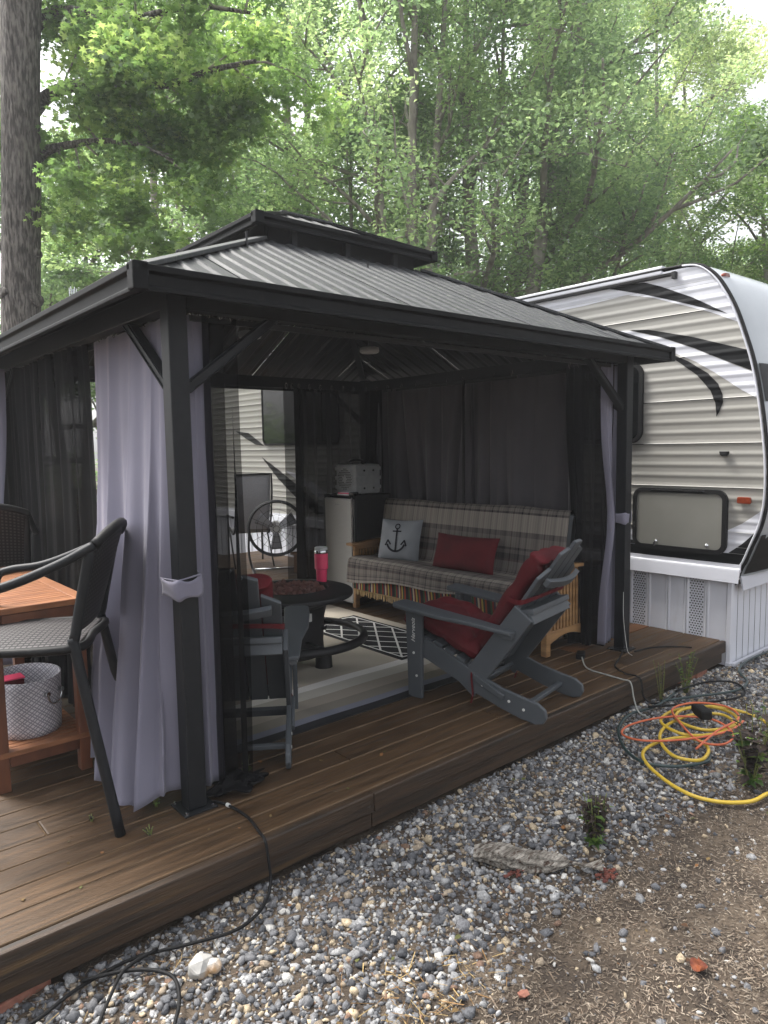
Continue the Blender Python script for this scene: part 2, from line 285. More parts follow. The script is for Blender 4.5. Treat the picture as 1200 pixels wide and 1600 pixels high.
# ------------------------------------------------------------------ mesh helpers
def V(*a): return Vector(a)
class MB:
    def __init__(s): s.v = []; s.f = []; s.uv = {}
    def box(s, c, d, R=None):
        i = len(s.v)
        for x in (-.5, .5):
            for y in (-.5, .5):
                for z in (-.5, .5):
                    p = V(x*d[0], y*d[1], z*d[2]); s.v.append((R @ p if R else p) + Vector(c))
        s.f += [[i+a for a in q] for q in ((0, 1, 3, 2), (4, 6, 7, 5), (0, 4, 5, 1), (2, 3, 7, 6), (0, 2, 6, 4), (1, 5, 7, 3))]
        return s
    def bb(s, a, b): return s.box([(p+q)/2 for p, q in zip(a, b)], [abs(q-p) for p, q in zip(a, b)])
    def board(s, p, q, w, t, up=(0, 0, 1)):
        """bar from p to q, w wide across, t thick along up"""
        p, q = Vector(p), Vector(q); d = (q-p); l = d.length; d.normalize(); u = Vector(up); u = (u - d*u.dot(d)).normalized(); x = d.cross(u)
        return s.box((p+q)/2, (l, w, t), Matrix((d, x, u)).transposed())
    def tube(s, pts, r, n=8, closed=False, sx=1.0):
        pts = [Vector(p) for p in pts]; k = len(pts); i0 = len(s.v); rr = r if hasattr(r, '__len__') else [r]*k
        up = None
        for j, p in enumerate(pts):
            a = pts[j-1] if (j or closed) else p; b = pts[(j+1) % k] if (j < k-1 or closed) else p
            t = (b-a).normalized() if (b-a).length else V(0, 0, 1)
            if up is None: up = t.orthogonal().normalized()
            up = (up - t*up.dot(t)); up = up.normalized() if up.length > 1e-6 else t.orthogonal().normalized(); x = t.cross(up)
            for m_ in range(n):
                an = 2*math.pi*m_/n; s.v.append(p + (up*math.cos(an) + x*math.sin(an)*sx)*rr[j])
        for j in range(k if closed else k-1):
            for m_ in range(n):
                a = i0+j*n; b = i0+((j+1) % k)*n; s.f.append([a+m_, a+(m_+1) % n, b+(m_+1) % n, b+m_])
        if not closed:
            s.f.append([i0+m_ for m_ in range(n)][::-1]); s.f.append([i0+(k-1)*n+m_ for m_ in range(n)])
        return s
    def lathe(s, prof, n=24, c=(0, 0, 0), cap=True):
        i = len(s.v); c = Vector(c); k = len(prof)
        for r, z in prof:
            for j in range(n): a = 2*math.pi*j/n; s.v.append(c + V(r*math.cos(a), r*math.sin(a), z))
        for q in range(k-1):
            for j in range(n): s.f.append([i+q*n+j, i+q*n+(j+1) % n, i+(q+1)*n+(j+1) % n, i+(q+1)*n+j])
        if cap and prof[0][0] > 0: s.f.append([i+j for j in range(n)][::-1])
        if cap and prof[-1][0] > 0: s.f.append([i+(k-1)*n+j for j in range(n)])
        return s
    def prism(s, poly, d, O=(0, 0, 0), U=(1, 0, 0), W=(0, 1, 0), Nn=(0, 0, 1)):
        """2-D outline in the plane O+U,W extruded by d along Nn"""
        i = len(s.v); O, U, W, Nn = map(Vector, (O, U, W, Nn)); k = len(poly)
        for e in (0, d):
            for a, b in poly: s.v.append(O+U*a+W*b+Nn*e)
        s.f.append([i+j for j in range(k)][::-1]); s.f.append([i+k+j for j in range(k)])
        for j in range(k): s.f.append([i+j, i+(j+1) % k, i+k+(j+1) % k, i+k+j])
        return s
    def grid(s, fn, nu, nv, us=1.0, vs=1.0, closed=False):
        i = len(s.v)
        for a in range(nu+1):
            for b in range(nv+1): s.v.append(Vector(fn(a/nu, b/nv)))
        for a in range(nu):
            for b in range(nv):
                s.uv[len(s.f)] = [(x/nu*us, y/nv*vs) for x, y in ((a, b), (a+1, b), (a+1, b+1), (a, b+1))]
                s.f.append([i+a*(nv+1)+b, i+(a+1)*(nv+1)+b, i+(a+1)*(nv+1)+b+1, i+a*(nv+1)+b+1])
        return s
    def blob(s, c, r, seed=0, n=1):
        """faceted lump"""
        rg = random.Random(seed); i = len(s.v); c = Vector(c); r = r if hasattr(r, '__len__') else (r, r, r)
        for v in ICO_V: k = rg.uniform(.75, 1.15); s.v.append(c + V(v[0]*r[0]*k, v[1]*r[1]*k, v[2]*r[2]*k))
        s.f += [[i+a for a in f] for f in ICO_F]; return s
    def mesh(s, name):
        me = bpy.data.meshes.new(name); me.from_pydata([tuple(v) for v in s.v], [], s.f)
        if s.uv:
            ul = me.uv_layers.new(name='UVMap')
            for p in me.polygons:
                u = s.uv.get(p.index)
                if u:
                    for k, li in enumerate(p.loop_indices): ul.data[li].uv = u[k]
        return me
    def build(s, name, mt, parent=None, smooth=False, bevel=0, solid=0, sub=0, seg=2):
        me = s.mesh(name); me.materials.append(M[mt] if isinstance(mt, str) else mt)
        if smooth:
            for p in me.polygons: p.use_smooth = True
            if smooth is not True: me.set_sharp_from_angle(angle=math.radians(smooth))
        o = bpy.data.objects.new(name, me); COL.objects.link(o)
        if parent: o.parent = parent
        if sub: q = o.modifiers.new('s', 'SUBSURF'); q.levels = q.render_levels = sub
        if solid: q = o.modifiers.new('t', 'SOLIDIFY'); q.thickness = solid; q.offset = 0
        if bevel: q = o.modifiers.new('b', 'BEVEL'); q.width = bevel; q.segments = seg; q.limit_method = 'ANGLE'; q.angle_limit = math.radians(40)
        return o
PHI = (1+5**.5)/2
ICO_V = [Vector(v).normalized() for v in ((-1, PHI, 0), (1, PHI, 0), (-1, -PHI, 0), (1, -PHI, 0), (0, -1, PHI), (0, 1, PHI), (0, -1, -PHI), (0, 1, -PHI), (PHI, 0, -1), (PHI, 0, 1), (-PHI, 0, -1), (-PHI, 0, 1))]
ICO_F = [(0, 11, 5), (0, 5, 1), (0, 1, 7), (0, 7, 10), (0, 10, 11), (1, 5, 9), (5, 11, 4), (11, 10, 2), (10, 7, 6), (7, 1, 8), (3, 9, 4), (3, 4, 2), (3, 2, 6), (3, 6, 8), (3, 8, 9), (4, 9, 5), (2, 4, 11), (6, 2, 10), (8, 6, 7), (9, 8, 1)]

def tag(o, label=None, cat=None, group=None, kind=None):
    if label: o['label'] = label
    if cat: o['category'] = cat
    if group: o['group'] = group
    if kind: o['kind'] = kind
    return o
def thing(name, label, cat, loc=(0, 0, 0), rz=0, group=None):
    o = bpy.data.objects.new(name, None); COL.objects.link(o); o.location = loc; o.rotation_euler = (0, 0, rz); o.empty_display_size = .1
    return tag(o, label, cat, group)
def struct(o, label=None): return tag(o, label, kind='structure')
def copyo(o, parent, loc=None, rot=None):
    c = o.copy(); COL.objects.link(c); c.parent = parent
    if loc is not None: c.location = loc
    if rot is not None: c.rotation_euler = rot
    return c
def smoothpath(pts, n=8, closed=False):
    """Catmull-Rom through points"""
    P = [Vector(p) for p in pts]; k = len(P); out = []
    for i in range(k if closed else k-1):
        a = P[(i-1) % k] if (i or closed) else P[i]; b = P[i]; c = P[(i+1) % k]; d = P[(i+2) % k] if (i < k-2 or closed) else c
        for j in range(n):
            t = j/n; out.append(.5*((2*b)+(c-a)*t+(2*a-5*b+4*c-d)*t*t+(3*b-a-3*c+d)*t**3))
    if not closed: out.append(P[-1])
    return out
def npmesh(name, v, f, col=None, mt=None, smooth=False):
    """fast mesh from arrays: v (n,3), f (m,k)"""
    me = bpy.data.meshes.new(name); n, (mf, k) = len(v), f.shape
    me.vertices.add(n); me.vertices.foreach_set('co', np.ascontiguousarray(v, dtype=np.float32).ravel())
    me.loops.add(mf*k); me.loops.foreach_set('vertex_index', np.ascontiguousarray(f, dtype=np.int32).ravel())
    me.polygons.add(mf); me.polygons.foreach_set('loop_start', np.arange(0, mf*k, k, dtype=np.int32))
    if smooth: me.polygons.foreach_set('use_smooth', np.ones(mf, dtype=bool))
    if col is not None:
        a = me.attributes.new('col', 'FLOAT_COLOR', 'POINT'); a.data.foreach_set('color', np.ascontiguousarray(col, dtype=np.float32).ravel())
    me.update(calc_edges=True)
    if mt: me.materials.append(M[mt])
    return me
def rotm(n, rg, flat=None):
    """n random rotation matrices; flat: keep the z axis within that angle of vertical"""
    if flat is None:
        q = rg.normal(size=(n, 4)); q /= np.linalg.norm(q, axis=1)[:, None]
    else:
        a = rg.uniform(0, 2*np.pi, n); t = rg.normal(0, flat, n); p = rg.uniform(0, 2*np.pi, n)
        qz = np.stack([np.cos(a/2), 0*a, 0*a, np.sin(a/2)], 1); qt = np.stack([np.cos(t/2), np.sin(t/2)*np.cos(p), np.sin(t/2)*np.sin(p), 0*t], 1)
        w1, x1, y1, z1 = qt.T; w2, x2, y2, z2 = qz.T
        q = np.stack([w1*w2-x1*x2-y1*y2-z1*z2, w1*x2+x1*w2+y1*z2-z1*y2, w1*y2-x1*z2+y1*w2+z1*x2, w1*z2+x1*y2-y1*x2+z1*w2], 1)
    w_, x, y, z = q.T
    return np.stack([np.stack([1-2*(y*y+z*z), 2*(x*y-z*w_), 2*(x*z+y*w_)], 1), np.stack([2*(x*y+z*w_), 1-2*(x*x+z*z), 2*(y*z-x*w_)], 1), np.stack([2*(x*z-y*w_), 2*(y*z+x*w_), 1-2*(x*x+y*y)], 1)], 1)
def vnoise(x, y, s=1.0, seed=0):
    """cheap smooth value noise for layout"""
    r = np.random.default_rng(seed); o = 0*x
    for k in range(6):
        a, b, p = r.uniform(0, 2*np.pi), r.uniform(.6, 1.8)*s, r.uniform(0, 6.28)
        o = o + np.sin(b*(x*np.cos(a)+y*np.sin(a))+p)
    return o/6

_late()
DZ = 0.20                                     # deck surface above the gravel
# ================================================================== GROUND
def axis(a, b, st, far): return np.unique(np.round(np.concatenate([-np.geomspace(.6, far, 14)[::-1]+a, np.arange(a, b, st), b+np.geomspace(.6, far, 14)]), 4))
def ground_h(x, y):
    h = .012*vnoise(x, y, 5, 3)+.006*vnoise(x, y, 14, 4)
    return h - .03 + .028*np.clip((2.3-y)/.3, 0, 1)*0 + .02
gx, gy = axis(-1, 7.5, .06, 160), axis(-.5, 2.6, .06, 160)
GX, GY = np.meshgrid(gx, gy, indexing='ij'); GZ = ground_h(GX, GY)
GZ = np.where((GY > 2.36), np.minimum(GZ, -.01), GZ)
nx, ny = GX.shape; idx = np.arange(nx*ny).reshape(nx, ny)
gf = np.stack([idx[:-1, :-1], idx[1:, :-1], idx[1:, 1:], idx[:-1, 1:]], -1).reshape(-1, 4)
g = bpy.data.objects.new('ground', npmesh('ground', np.stack([GX, GY, GZ], -1).reshape(-1, 3), gf, mt='soilm', smooth=True)); COL.objects.link(g); struct(g)

def gravel_w(x, y):
    """1 in the gravel strip along the deck, 0 in the mulch"""
    edge = 1.52+.20*vnoise(x, y, 3.2, 11)-.18*np.clip((1.9-x)/1.2, 0, 1)+.05*np.clip(x-3.2, 0, 3)
    edge = np.where(x > 5.0, edge-.6, edge)
    return np.clip((y-edge)/.28+.5, 0, 1)
def lin(*c): return np.array([C(*k)[:3] for k in c])
def infr(x, y):
    d = x*Fw.x+y*Fw.y; l = x*Rt.x+y*Rt.y; dep = d+1.73*.0918; u = 1097.7*l/dep; v_ = 1097.7*(1.73*.9956-d*.092)/dep
    return (d > .5) & (np.abs(u) < 760) & (v_ < 1010)
def stones(n, xr, yr, rmin, rmax, pal, pw, keep, lift, seed, flat=.75):
    rg = np.random.default_rng(seed); x = rg.uniform(*xr, n); y = rg.uniform(*yr, n); k = keep(x, y, rg) & infr(x, y); x, y = x[k], y[k]; n = len(x)
    r = rmin*(rmax/rmin)**(rg.random(n)**1.6); B = np.array(ICO_V); sc = r[:, None]*rg.uniform(.6, 1.55, (n, 3)); sc[:, 2] *= flat
    v = B[None]*rg.uniform(.5, 1.15, (n, 12, 1))*sc[:, None, :]
    v = np.einsum('nij,nkj->nki', rotm(n, rg, .45), v)
    z = ground_h(x, y)+r*rg.uniform(-.1, .5, n)*lift; v += np.stack([x, y, z], 1)[:, None]
    c = pal[rg.choice(len(pal), n, p=pw)]*rg.uniform(.75, 1.2, (n, 1))
    f = np.array(ICO_F)[None]+np.arange(n)[:, None, None]*12
    return v.reshape(-1, 3), f.reshape(-1, 3), np.concatenate([np.repeat(c, 12, 0), np.ones((n*12, 1))], 1)
def join(parts):
    vs, fs, cs = [], [], []; o = 0
    for v, f, c in parts: vs.append(v); fs.append(f+o); cs.append(c); o += len(v)
    return np.concatenate(vs), np.concatenate(fs), np.concatenate(cs)
PAL = lin((112, 112, 114), (92, 93, 96), (136, 136, 136), (72, 73, 76), (152, 152, 152), (184, 182, 177), (170, 155, 131), (140, 128, 112), (122, 100, 86))
PW = np.array([.22, .19, .15, .11, .1, .09, .07, .05, .02])
out_deck = lambda x, y: ~((y > 2.35) & (x < 5.46)) & ~((x > 5.44) & (y > 2.27))
gp = [stones(52000, (-.3, 7.2), (.9, 2.42), .005, .014, PAL, PW, lambda x, y, r: (r.random(len(x)) < gravel_w(x, y)) & out_deck(x, y), .9, 21),
      stones(12000, (-.3, 7.2), (.9, 2.36), .011, .024, PAL, PW, lambda x, y, r: (r.random(len(x)) < gravel_w(x, y)*.8) & out_deck(x, y), 1.0, 22),
      stones(3600, (-.3, 7.2), (-.2, 2.2), .006, .022, PAL, np.array([.2, .14, .14, .06, .14, .16, .1, .05, .01]), lambda x, y, r: (r.random(len(x)) > gravel_w(x, y)) & out_deck(x, y), .8, 23),
      stones(2600, (-.3, 7.2), (-.2, 2.3), .004, .009, PAL, PW, lambda x, y, r: (r.random(len(x)) > gravel_w(x, y)*.6) & out_deck(x, y), .8, 24)]
v, f, c = join(gp)
o = bpy.data.objects.new('gravel', npmesh('gravel', v, f, c, 'stone')); COL.objects.link(o)
tag(o, 'loose grey and white crushed gravel strip along the wooden deck', 'gravel', kind='stuff')
def chips(n, xr, yr, lmin, lmax, wid, pal, keep, seed, tilt=.3, up=.006):
    rg = np.random.default_rng(seed); x = rg.uniform(*xr, n); y = rg.uniform(*yr, n); k = keep(x, y, rg) & infr(x, y); x, y = x[k], y[k]; n = len(x)
    l = rg.uniform(lmin, lmax, n); wd = wid*rg.uniform(.5, 1.5, n)
    B = np.array([(-.5, -.35, 0), (.5, -.2, 0), (.5, .25, 0), (-.45, .4, 0), (0, -.1, .35), (.05, .12, .4)]); v = B[None]*np.stack([l, wd, wd], 1)[:, None]
    v = np.einsum('nij,nkj->nki', rotm(n, rg, tilt), v)+np.stack([x, y, ground_h(x, y)+rg.uniform(0, up, n)], 1)[:, None]
    F = np.array([(0, 1, 4), (1, 2, 5), (1, 5, 4), (2, 3, 5), (3, 0, 4), (3, 4, 5)])[None]+np.arange(n)[:, None, None]*6
    c = pal[rg.integers(0, len(pal), n)]*rg.uniform(.55, 1.25, (n, 1))*(1+.35*vnoise(x, y, 7, 55)+.25*vnoise(x, y, 19, 56))[:, None]
    return v.reshape(-1, 3), F.reshape(-1, 3), np.concatenate([np.repeat(c, 6, 0), np.ones((n*6, 1))], 1)
WP = lin((108, 97, 85), (130, 118, 104), (86, 75, 65), (138, 127, 113), (68, 58, 50), (114, 100, 86))
mul = lambda x, y, r: (r.random(len(x)) > gravel_w(x, y)*.93) & out_deck(x, y) & (r.random(len(x)) < .72+.6*vnoise(x, y, 11, 61)+.4*vnoise(x, y, 27, 62))
v, f, c = join([chips(150000, (.9, 5.6), (.2, 2.2), .008, .024, .0045, WP, mul, 31), chips(1600, (.5, 6.6), (.1, 2.3), .03, .06, .006, WP, mul, 32),
                chips(3500, (.2, 5.4), (2.2, 2.36), .012, .03, .004, WP*1.15, lambda x, y, r: r.random(len(x)) > .25, 33)])
o = bpy.data.objects.new('mulch', npmesh('mulch', v, f, c, 'chip')); COL.objects.link(o)
tag(o, 'grey brown shredded wood mulch covering the bare soil', 'mulch', kind='stuff')
SP = lin((150, 128, 88), (170, 146, 100), (128, 100, 66))
v, f, c = join([chips(900, (.9, 2.1), (1.2, 1.75), .03, .09, .0035, SP, lambda x, y, r: r.random(len(x)) < np.exp(-((x-1.35)**2/.09+(y-1.5)**2/.02)), 41, .35, .02),
                chips(420, (.5, 1.3), (2.02, 2.2), .03, .08, .003, SP*.85, lambda x, y, r: r.random(len(x)) < np.exp(-((x-.8)**2/.03+(y-2.22)**2/.006)), 42, .35, .02)])
o = bpy.data.objects.new('dry_pine_needles', npmesh('dry_pine_needles', v, f, c, 'chip')); COL.objects.link(o)
tag(o, 'dry tan needles and grass scattered over the gravel', 'dry grass', kind='stuff')

# ================================================================== DECK
YF = 2.318; XE = 5.44; PW_, GAP = .140, .006
deck = bpy.data.objects.new('deck', None); COL.objects.link(deck); tag(deck, 'brown stained wooden deck under the gazebo', kind='structure')
MB().bb((-1.6, YF+.05, DZ-.06), (XE-.002, 9.3, DZ-.010)).build('gap_debris', 'debris', deck)
row = 0; y = YF+.040+GAP
pm = {}
while y < 9.2:
    cuts = [-1.55, (.35, 2.75, 1.55, 3.3)[row % 4]+.12*((row*7) % 5), XE]
    if row % 3 == 1: cuts.insert(2, 4.35 if cuts[1] < 3 else 4.7)
    for a, b in zip(cuts[:-1], cuts[1:]):
        L_ = round(b-a-.004, 3)
        if L_ not in pm:
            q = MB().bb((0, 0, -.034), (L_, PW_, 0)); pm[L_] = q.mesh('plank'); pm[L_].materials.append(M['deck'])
        o = bpy.data.objects.new('plank', pm[L_]); COL.objects.link(o); o.parent = deck; o.location = (a+.002, y, DZ-.0015*random.random())
        b_ = o.modifiers.new('b', 'BEVEL'); b_.width = .006; b_.segments = 2
        if row in (4,) and a > 1: o.material_slots[0].link = 'OBJECT'; o.material_slots[0].material = M['fresh']
    y += PW_+GAP; row += 1
for a, b in ((-1.55, 1.9), (1.903, XE)):
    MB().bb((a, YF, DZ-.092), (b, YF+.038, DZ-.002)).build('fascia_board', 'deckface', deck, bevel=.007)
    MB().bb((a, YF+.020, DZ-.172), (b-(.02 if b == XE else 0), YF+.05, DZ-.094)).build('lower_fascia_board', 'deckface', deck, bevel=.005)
for k, (x, yy, rz) in enumerate(((5.12, 2.40, .1), (4.93, 2.42, -.15), (.45, 2.40, .2))):
    t = thing('brick', ['faded red brick under the deck corner by the trailer skirting', 'broken red brick tucked under the deck beside the corner brick', 'red brick end under the deck at lower left'][k], 'brick', (x, yy, 0), rz)
    MB().bb((-.1, -.05, -.02), (.1, .05, .065 if k < 2 else .02)).build('brick_body', 'brick', t, bevel=.006)
# ================================================================== GAZEBO
GX0, GX1, GY0, GY1 = 1.253, 4.672, 2.753, 5.72
CX, CY = (GX0+GX1)/2, (GY0+GY1)/2
ZB = DZ+2.10                                   # underside of the beams
gz = thing('gazebo', 'charcoal metal gazebo with ribbed two tier roof on the deck', 'gazebo', (0, 0, 0))
ps = .082
for x in (GX0, GX1):
    for yy in (GY0, GY1):
        p = MB().bb((x-ps/2, yy-ps/2, DZ+.006), (x+ps/2, yy+ps/2, ZB+.12)).build('post', 'dmetal', gz, bevel=.006)
        MB().bb((x-.075, yy-.075, DZ), (x+.075, yy+.075, DZ+.007)).build('base_plate', 'dmetal', p, bevel=.002)
        bm_ = MB()
        for a in (-1, 1):
            for b in (-1, 1): bm_.lathe([(.008, 0), (.008, .008), (0, .01)], 8, (x+a*.06, yy+b*.06, DZ+.007))
        bm_.build('anchor_bolt', 'bolt', p)
        sx = 1 if x == GX0 else -1; sy = 1 if yy == GY0 else -1
        for dx, dy in ((sx, 0), (0, sy)):
            a = V(x+dx*ps/2, yy+dy*ps/2, DZ+1.78); b = V(x+dx*.50, yy+dy*.50, ZB+.03); n_ = V(dy, dx, 0)
            q = MB().board(a, b, .042, .036, n_); u = (b-a).normalized(); w_ = u.cross(n_).normalized()
            for s_ in (-1, 1): q.board(a+u*.03+n_*.019*0+w_*s_*.016+n_*.022, b-u*.03+w_*s_*.016+n_*.022, .006, .008, n_); q.board(a+u*.03+w_*s_*.016-n_*.022, b-u*.03+w_*s_*.016-n_*.022, .006, .008, n_)
            q.build('brace', 'dmetal', gz, bevel=.003)
for x in (GX0, GX1): MB().bb((x-.035, GY0+ps/2+.001, ZB), (x+.035, GY1-ps/2-.001, ZB+.10)).build('beam', 'dmetal', gz, bevel=.004)
for yy in (GY0, GY1): MB().bb((GX0+ps/2+.001, yy-.035, ZB), (GX1-ps/2-.001, yy+.035, ZB+.10)).build('beam', 'dmetal', gz, bevel=.004)
for x in (GX0, GX1): MB().bb((x+(.05 if x == GX0 else -.064), GY0+.1, ZB-.028), (x+(.064 if x == GX0 else -.05), GY1-.1, ZB-.004)).build('curtain_rail', 'black', gz)
for yy in (GY0, GY1): MB().bb((GX0+.1, yy+(.05 if yy == GY0 else -.064), ZB-.028), (GX1-.1, yy+(.064 if yy == GY0 else -.05), ZB-.004)).build('curtain_rail', 'black', gz)
OV = .232; EX0, EX1, EY0, EY1 = GX0-OV, GX1+OV-.04, GY0-OV, GY1+OV; ZE = 2.376
def roof_tier(ex0, ex1, ey0, ey1, ze, tx0, tx1, ty0, ty1, zt, ribp, npan, fh):
    """four ribbed slopes of separate panels between eave rectangle and top rectangle"""
    def side(P):   # P(s, t) where s runs along the eave and t up the slope; eave s 0..L, top from s0..s1
        pass
    slopes = [((ex0, ey0), (1, 0), ex1-ex0, tx0-ex0, tx1-ex0, (0, 1), ty0-ey0), ((ex1, ey0), (0, 1), ey1-ey0, ty0-ey0, ty1-ey0, (-1, 0), ex1-tx1),
              ((ex1, ey1), (-1, 0), ex1-ex0, ex1-tx1, ex1-tx0, (0, -1), ey1-ty1), ((ex0, ey1), (0, -1), ey1-ey0, ey1-ty1, ey1-ty0, (1, 0), tx0-ex0)]
    for (ox, oy), (ux, uy), Ln, s0, s1, (wx, wy), run in slopes:
        rise = zt-ze; nn = max(2, round(Ln/npan)); ln = math.hypot(run, rise); nh, nv = rise/ln, run/ln
        def top_t(s):
            t = 1.0
            if s < s0: t = s/s0
            if s > s1: t = min(t, (Ln-s)/(Ln-s1))
            return max(t, 0)
        def pt(s, t, h): return (ox+ux*s+wx*(run*t-nh*h), oy+uy*s+wy*(run*t-nh*h), ze+rise*t+nv*h)
        for k in range(nn):
            a, b = Ln*k/nn, Ln*(k+1)/nn-.004; nr = max(1, round((b-a)/ribp)); pr = (b-a)/nr; ss = [(a, 0)]
            for r in range(nr):
                c0 = a+pr*r
                for q, h in ((.06, .0), (.19, 1), (.35, 1), (.48, 0), (.98, 0)): ss.append((c0+pr*q, h))
            ss.append((b, 0)); ss += [(s_, -1) for s_ in (s0, s1) if a < s_ < b]
            ss.sort(); hh = 0; q = MB(); pts = []
            for s_, h in ss:
                if h >= 0: hh = h
                pts.append((s_, hh*.008+(.002 if k % 2 else 0)))
            for s_, h in pts:
                t = top_t(s_); q.v += [Vector(pt(s_, 0, h)), Vector(pt(s_, t, h))]
            q.f = [[2*j, 2*j+2, 2*j+3, 2*j+1] for j in range(len(pts)-1)]
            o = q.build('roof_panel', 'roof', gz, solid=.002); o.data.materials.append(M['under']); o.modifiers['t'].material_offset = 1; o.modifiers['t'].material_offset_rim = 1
        q = MB(); A = V(ox, oy, ze); B = V(ox+ux*Ln, oy+uy*Ln, ze); n_ = V(-wx, -wy, 0)
        e = V(ux, uy, 0)
        q.prism([(-.004, .02), (.03, .02), (.03, -.004), (.012, -.012), (.012, -fh+.02), (.02, -fh+.014), (.02, -fh), (-.004, -fh)], Ln-.002, A+e*.001+n_*0, n_, (0, 0, 1), e)
        q.build('eave_fascia', 'fascia', gz, bevel=.003)
    for (a, b), (c_, d_) in (((ex0, ey0), (tx0, ty0)), ((ex1, ey0), (tx1, ty0)), ((ex1, ey1), (tx1, ty1)), ((ex0, ey1), (tx0, ty1))):
        MB().board((a, b, ze+.014), (c_, d_, zt+.014), .07, .02).build('hip_cap', 'roof' if fh > .05 else 'fascia', gz, bevel=.004)
        MB().bb((a-.03, b-.03, ze-fh), (a+.03, b+.03, ze+.028)).build('corner_cap', 'fascia', gz, bevel=.006)
WX, WY = .66, .46
roof_tier(EX0, EX1, EY0, EY1, ZE, CX-WX, CX+WX, CY-WY, CY+WY, 2.985, .125, .49, .072)
roof_tier(CX-.72, CX+.72, CY-.52, CY+.52, 3.10, CX-.21, CX+.21, CY-.01, CY+.01, 3.33, .125, .5, .045)
MB().bb((CX-.23, CY-.03, 3.34), (CX+.23, CY+.03, 3.36)).build('ridge_cap', 'roof', gz, bevel=.006)
for a in (-1, 1):
    MB().bb((CX+a*WX*.93-.01, CY-WY*.93, 2.95), (CX+a*WX*.93+.01, CY+WY*.93, 3.10)).build('vent_wall', 'fascia', gz)
    MB().bb((CX-WX*.93+.011, CY+a*WY*.93-.01, 2.95), (CX+WX*.93-.011, CY+a*WY*.93+.01, 3.10)).build('vent_wall', 'fascia', gz)
for k in range(3): MB().bb((CX-.45+k*.42, CY-WY-.012, 2.96), (CX-.41+k*.42, CY-WY+.03, 3.085)).build('vent_bracket', 'dmetal', gz, bevel=.003)
for k, (ax, ay) in enumerate(((EX0, EY0), (EX1, EY0), (EX0, EY1), (EX1, EY1))):
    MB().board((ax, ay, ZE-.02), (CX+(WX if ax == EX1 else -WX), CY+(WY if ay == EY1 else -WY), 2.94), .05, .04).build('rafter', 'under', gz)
for k, (x, yy) in enumerate(((2.90, 3.50), (1.98, 3.40))):
    t = thing('puck_light', ['round pale puck light under the gazebo roof, nearer the middle', 'round pale puck light under the gazebo roof beside the front brace'][k], 'light', (x, yy, ZB+.03), 0, 'puck lights under the gazebo roof')
    MB().lathe([(.058, .0), (.062, .01), (.06, .03), (.05, .034)], 24).build('housing', 'gray', t, True)
    MB().lathe([(0, -.004), (.05, -.003), (.056, .0)], 24).build('lens', 'cloudy', t, True)
    MB().lathe([(.006, .034), (.006, .56)], 8).build('hanger', 'black', t)

# ------------------------------------------------------------------ curtains
def curtain(path, z0, z1, mt, label, cat, n_fold, amp, parentname='curtain', nu=180, nv=60, gather=None, taper=1.0, seed=0, wav=.03, solid=.003, hook=True, group=None, botw=0.0, lift=None, sag=0.0, top=None):
    P = smoothpath([(a, b, 0) for a, b in path], 14); ln = [0]
    for a, b in zip(P[:-1], P[1:]): ln.append(ln[-1]+(b-a).length)
    T = ln[-1]; rg = random.Random(seed); ph = [rg.uniform(0, 6.28) for _ in range(8)]
    def at(s):
        s = min(max(s, 0), 1)*T
        for k in range(len(ln)-1):
            if ln[k+1] >= s: f_ = (s-ln[k])/max(1e-6, ln[k+1]-ln[k]); return P[k].lerp(P[k+1], f_), (P[k+1]-P[k]).normalized()
        return P[-1], (P[-1]-P[-2]).normalized()
    TP_ = [V(a, b, 0) for a, b in top] if top else None
    def fn(u, v_):
        z = z0+(z1-z0)*v_; s = u
        if gather:
            zg, c_, sg, wid = gather; k = wid*math.exp(-((z-zg)/sg)**2); s = u*(1-k)+c_*k
        p, t = at(s); n_ = V(-t.y, t.x, 0)
        uu = u+wav*math.sin(3*v_+ph[0])*math.sin(6.28*u+ph[1])
        fold = (2*abs(math.sin(math.pi*n_fold*uu+ph[2]))**.75-1)*.8+.35*math.sin(2*math.pi*n_fold*1.63*uu+ph[3]+1.5*v_)+.25*math.sin(2*math.pi*n_fold*.5*uu+ph[4]-2*v_)
        a = amp*(.45+.75*(1-v_)*taper+.25*math.sin(5*v_+ph[5]))
        zz = z+(lift(u) if lift else 0)*(1-v_)-sag*abs(math.sin(math.pi*n_fold*u))*(v_**6)
        if TP_:
            w2 = (1-v_)**1.25; p = TP_[0].lerp(TP_[1], u).lerp(p, w2); a *= .75+.25*w2
        return p+n_*(fold*a+botw*(1-v_))+V(0, 0, zz)
    t = thing(parentname, label, cat, (0, 0, 0), 0, group)
    MB().grid(fn, nu, nv).build('panel', mt, t, True, solid=solid)
    if hook:
        for k in range(max(3, int(n_fold*1.2))):
            p, _ = at((k+.5)/max(3, int(n_fold*1.2))); p = TP_[0].lerp(TP_[1], (k+.5)/max(3, int(n_fold*1.2))) if TP_ else p; MB().tube(smoothpath([p+V(0, 0, z1-.01), p+V(.012, .0, z1+.02), p+V(0, 0, z1+.045), p+V(-.012, 0, z1+.02)], 3, True), .003, 5, True).build('hook', 'bolt', t)
    return t, at
ZC = ZB-.003
cu, _ = curtain([(1.12, 3.46), (1.04, 3.27), (1.02, 3.02), (1.05, 2.84), (1.125, 2.752), (1.19, 2.80), (1.225, 2.86)], DZ-.0, ZC, 'lav', 'lavender grey curtain bunched on the left of the nearest gazebo post', 'curtain', 4.4, .046, seed=3, gather=(DZ+.95, .75, .6, .12), top=((1.285, 3.80), (1.30, 2.86)), lift=lambda u: .05*math.sin(9*u)+.03)
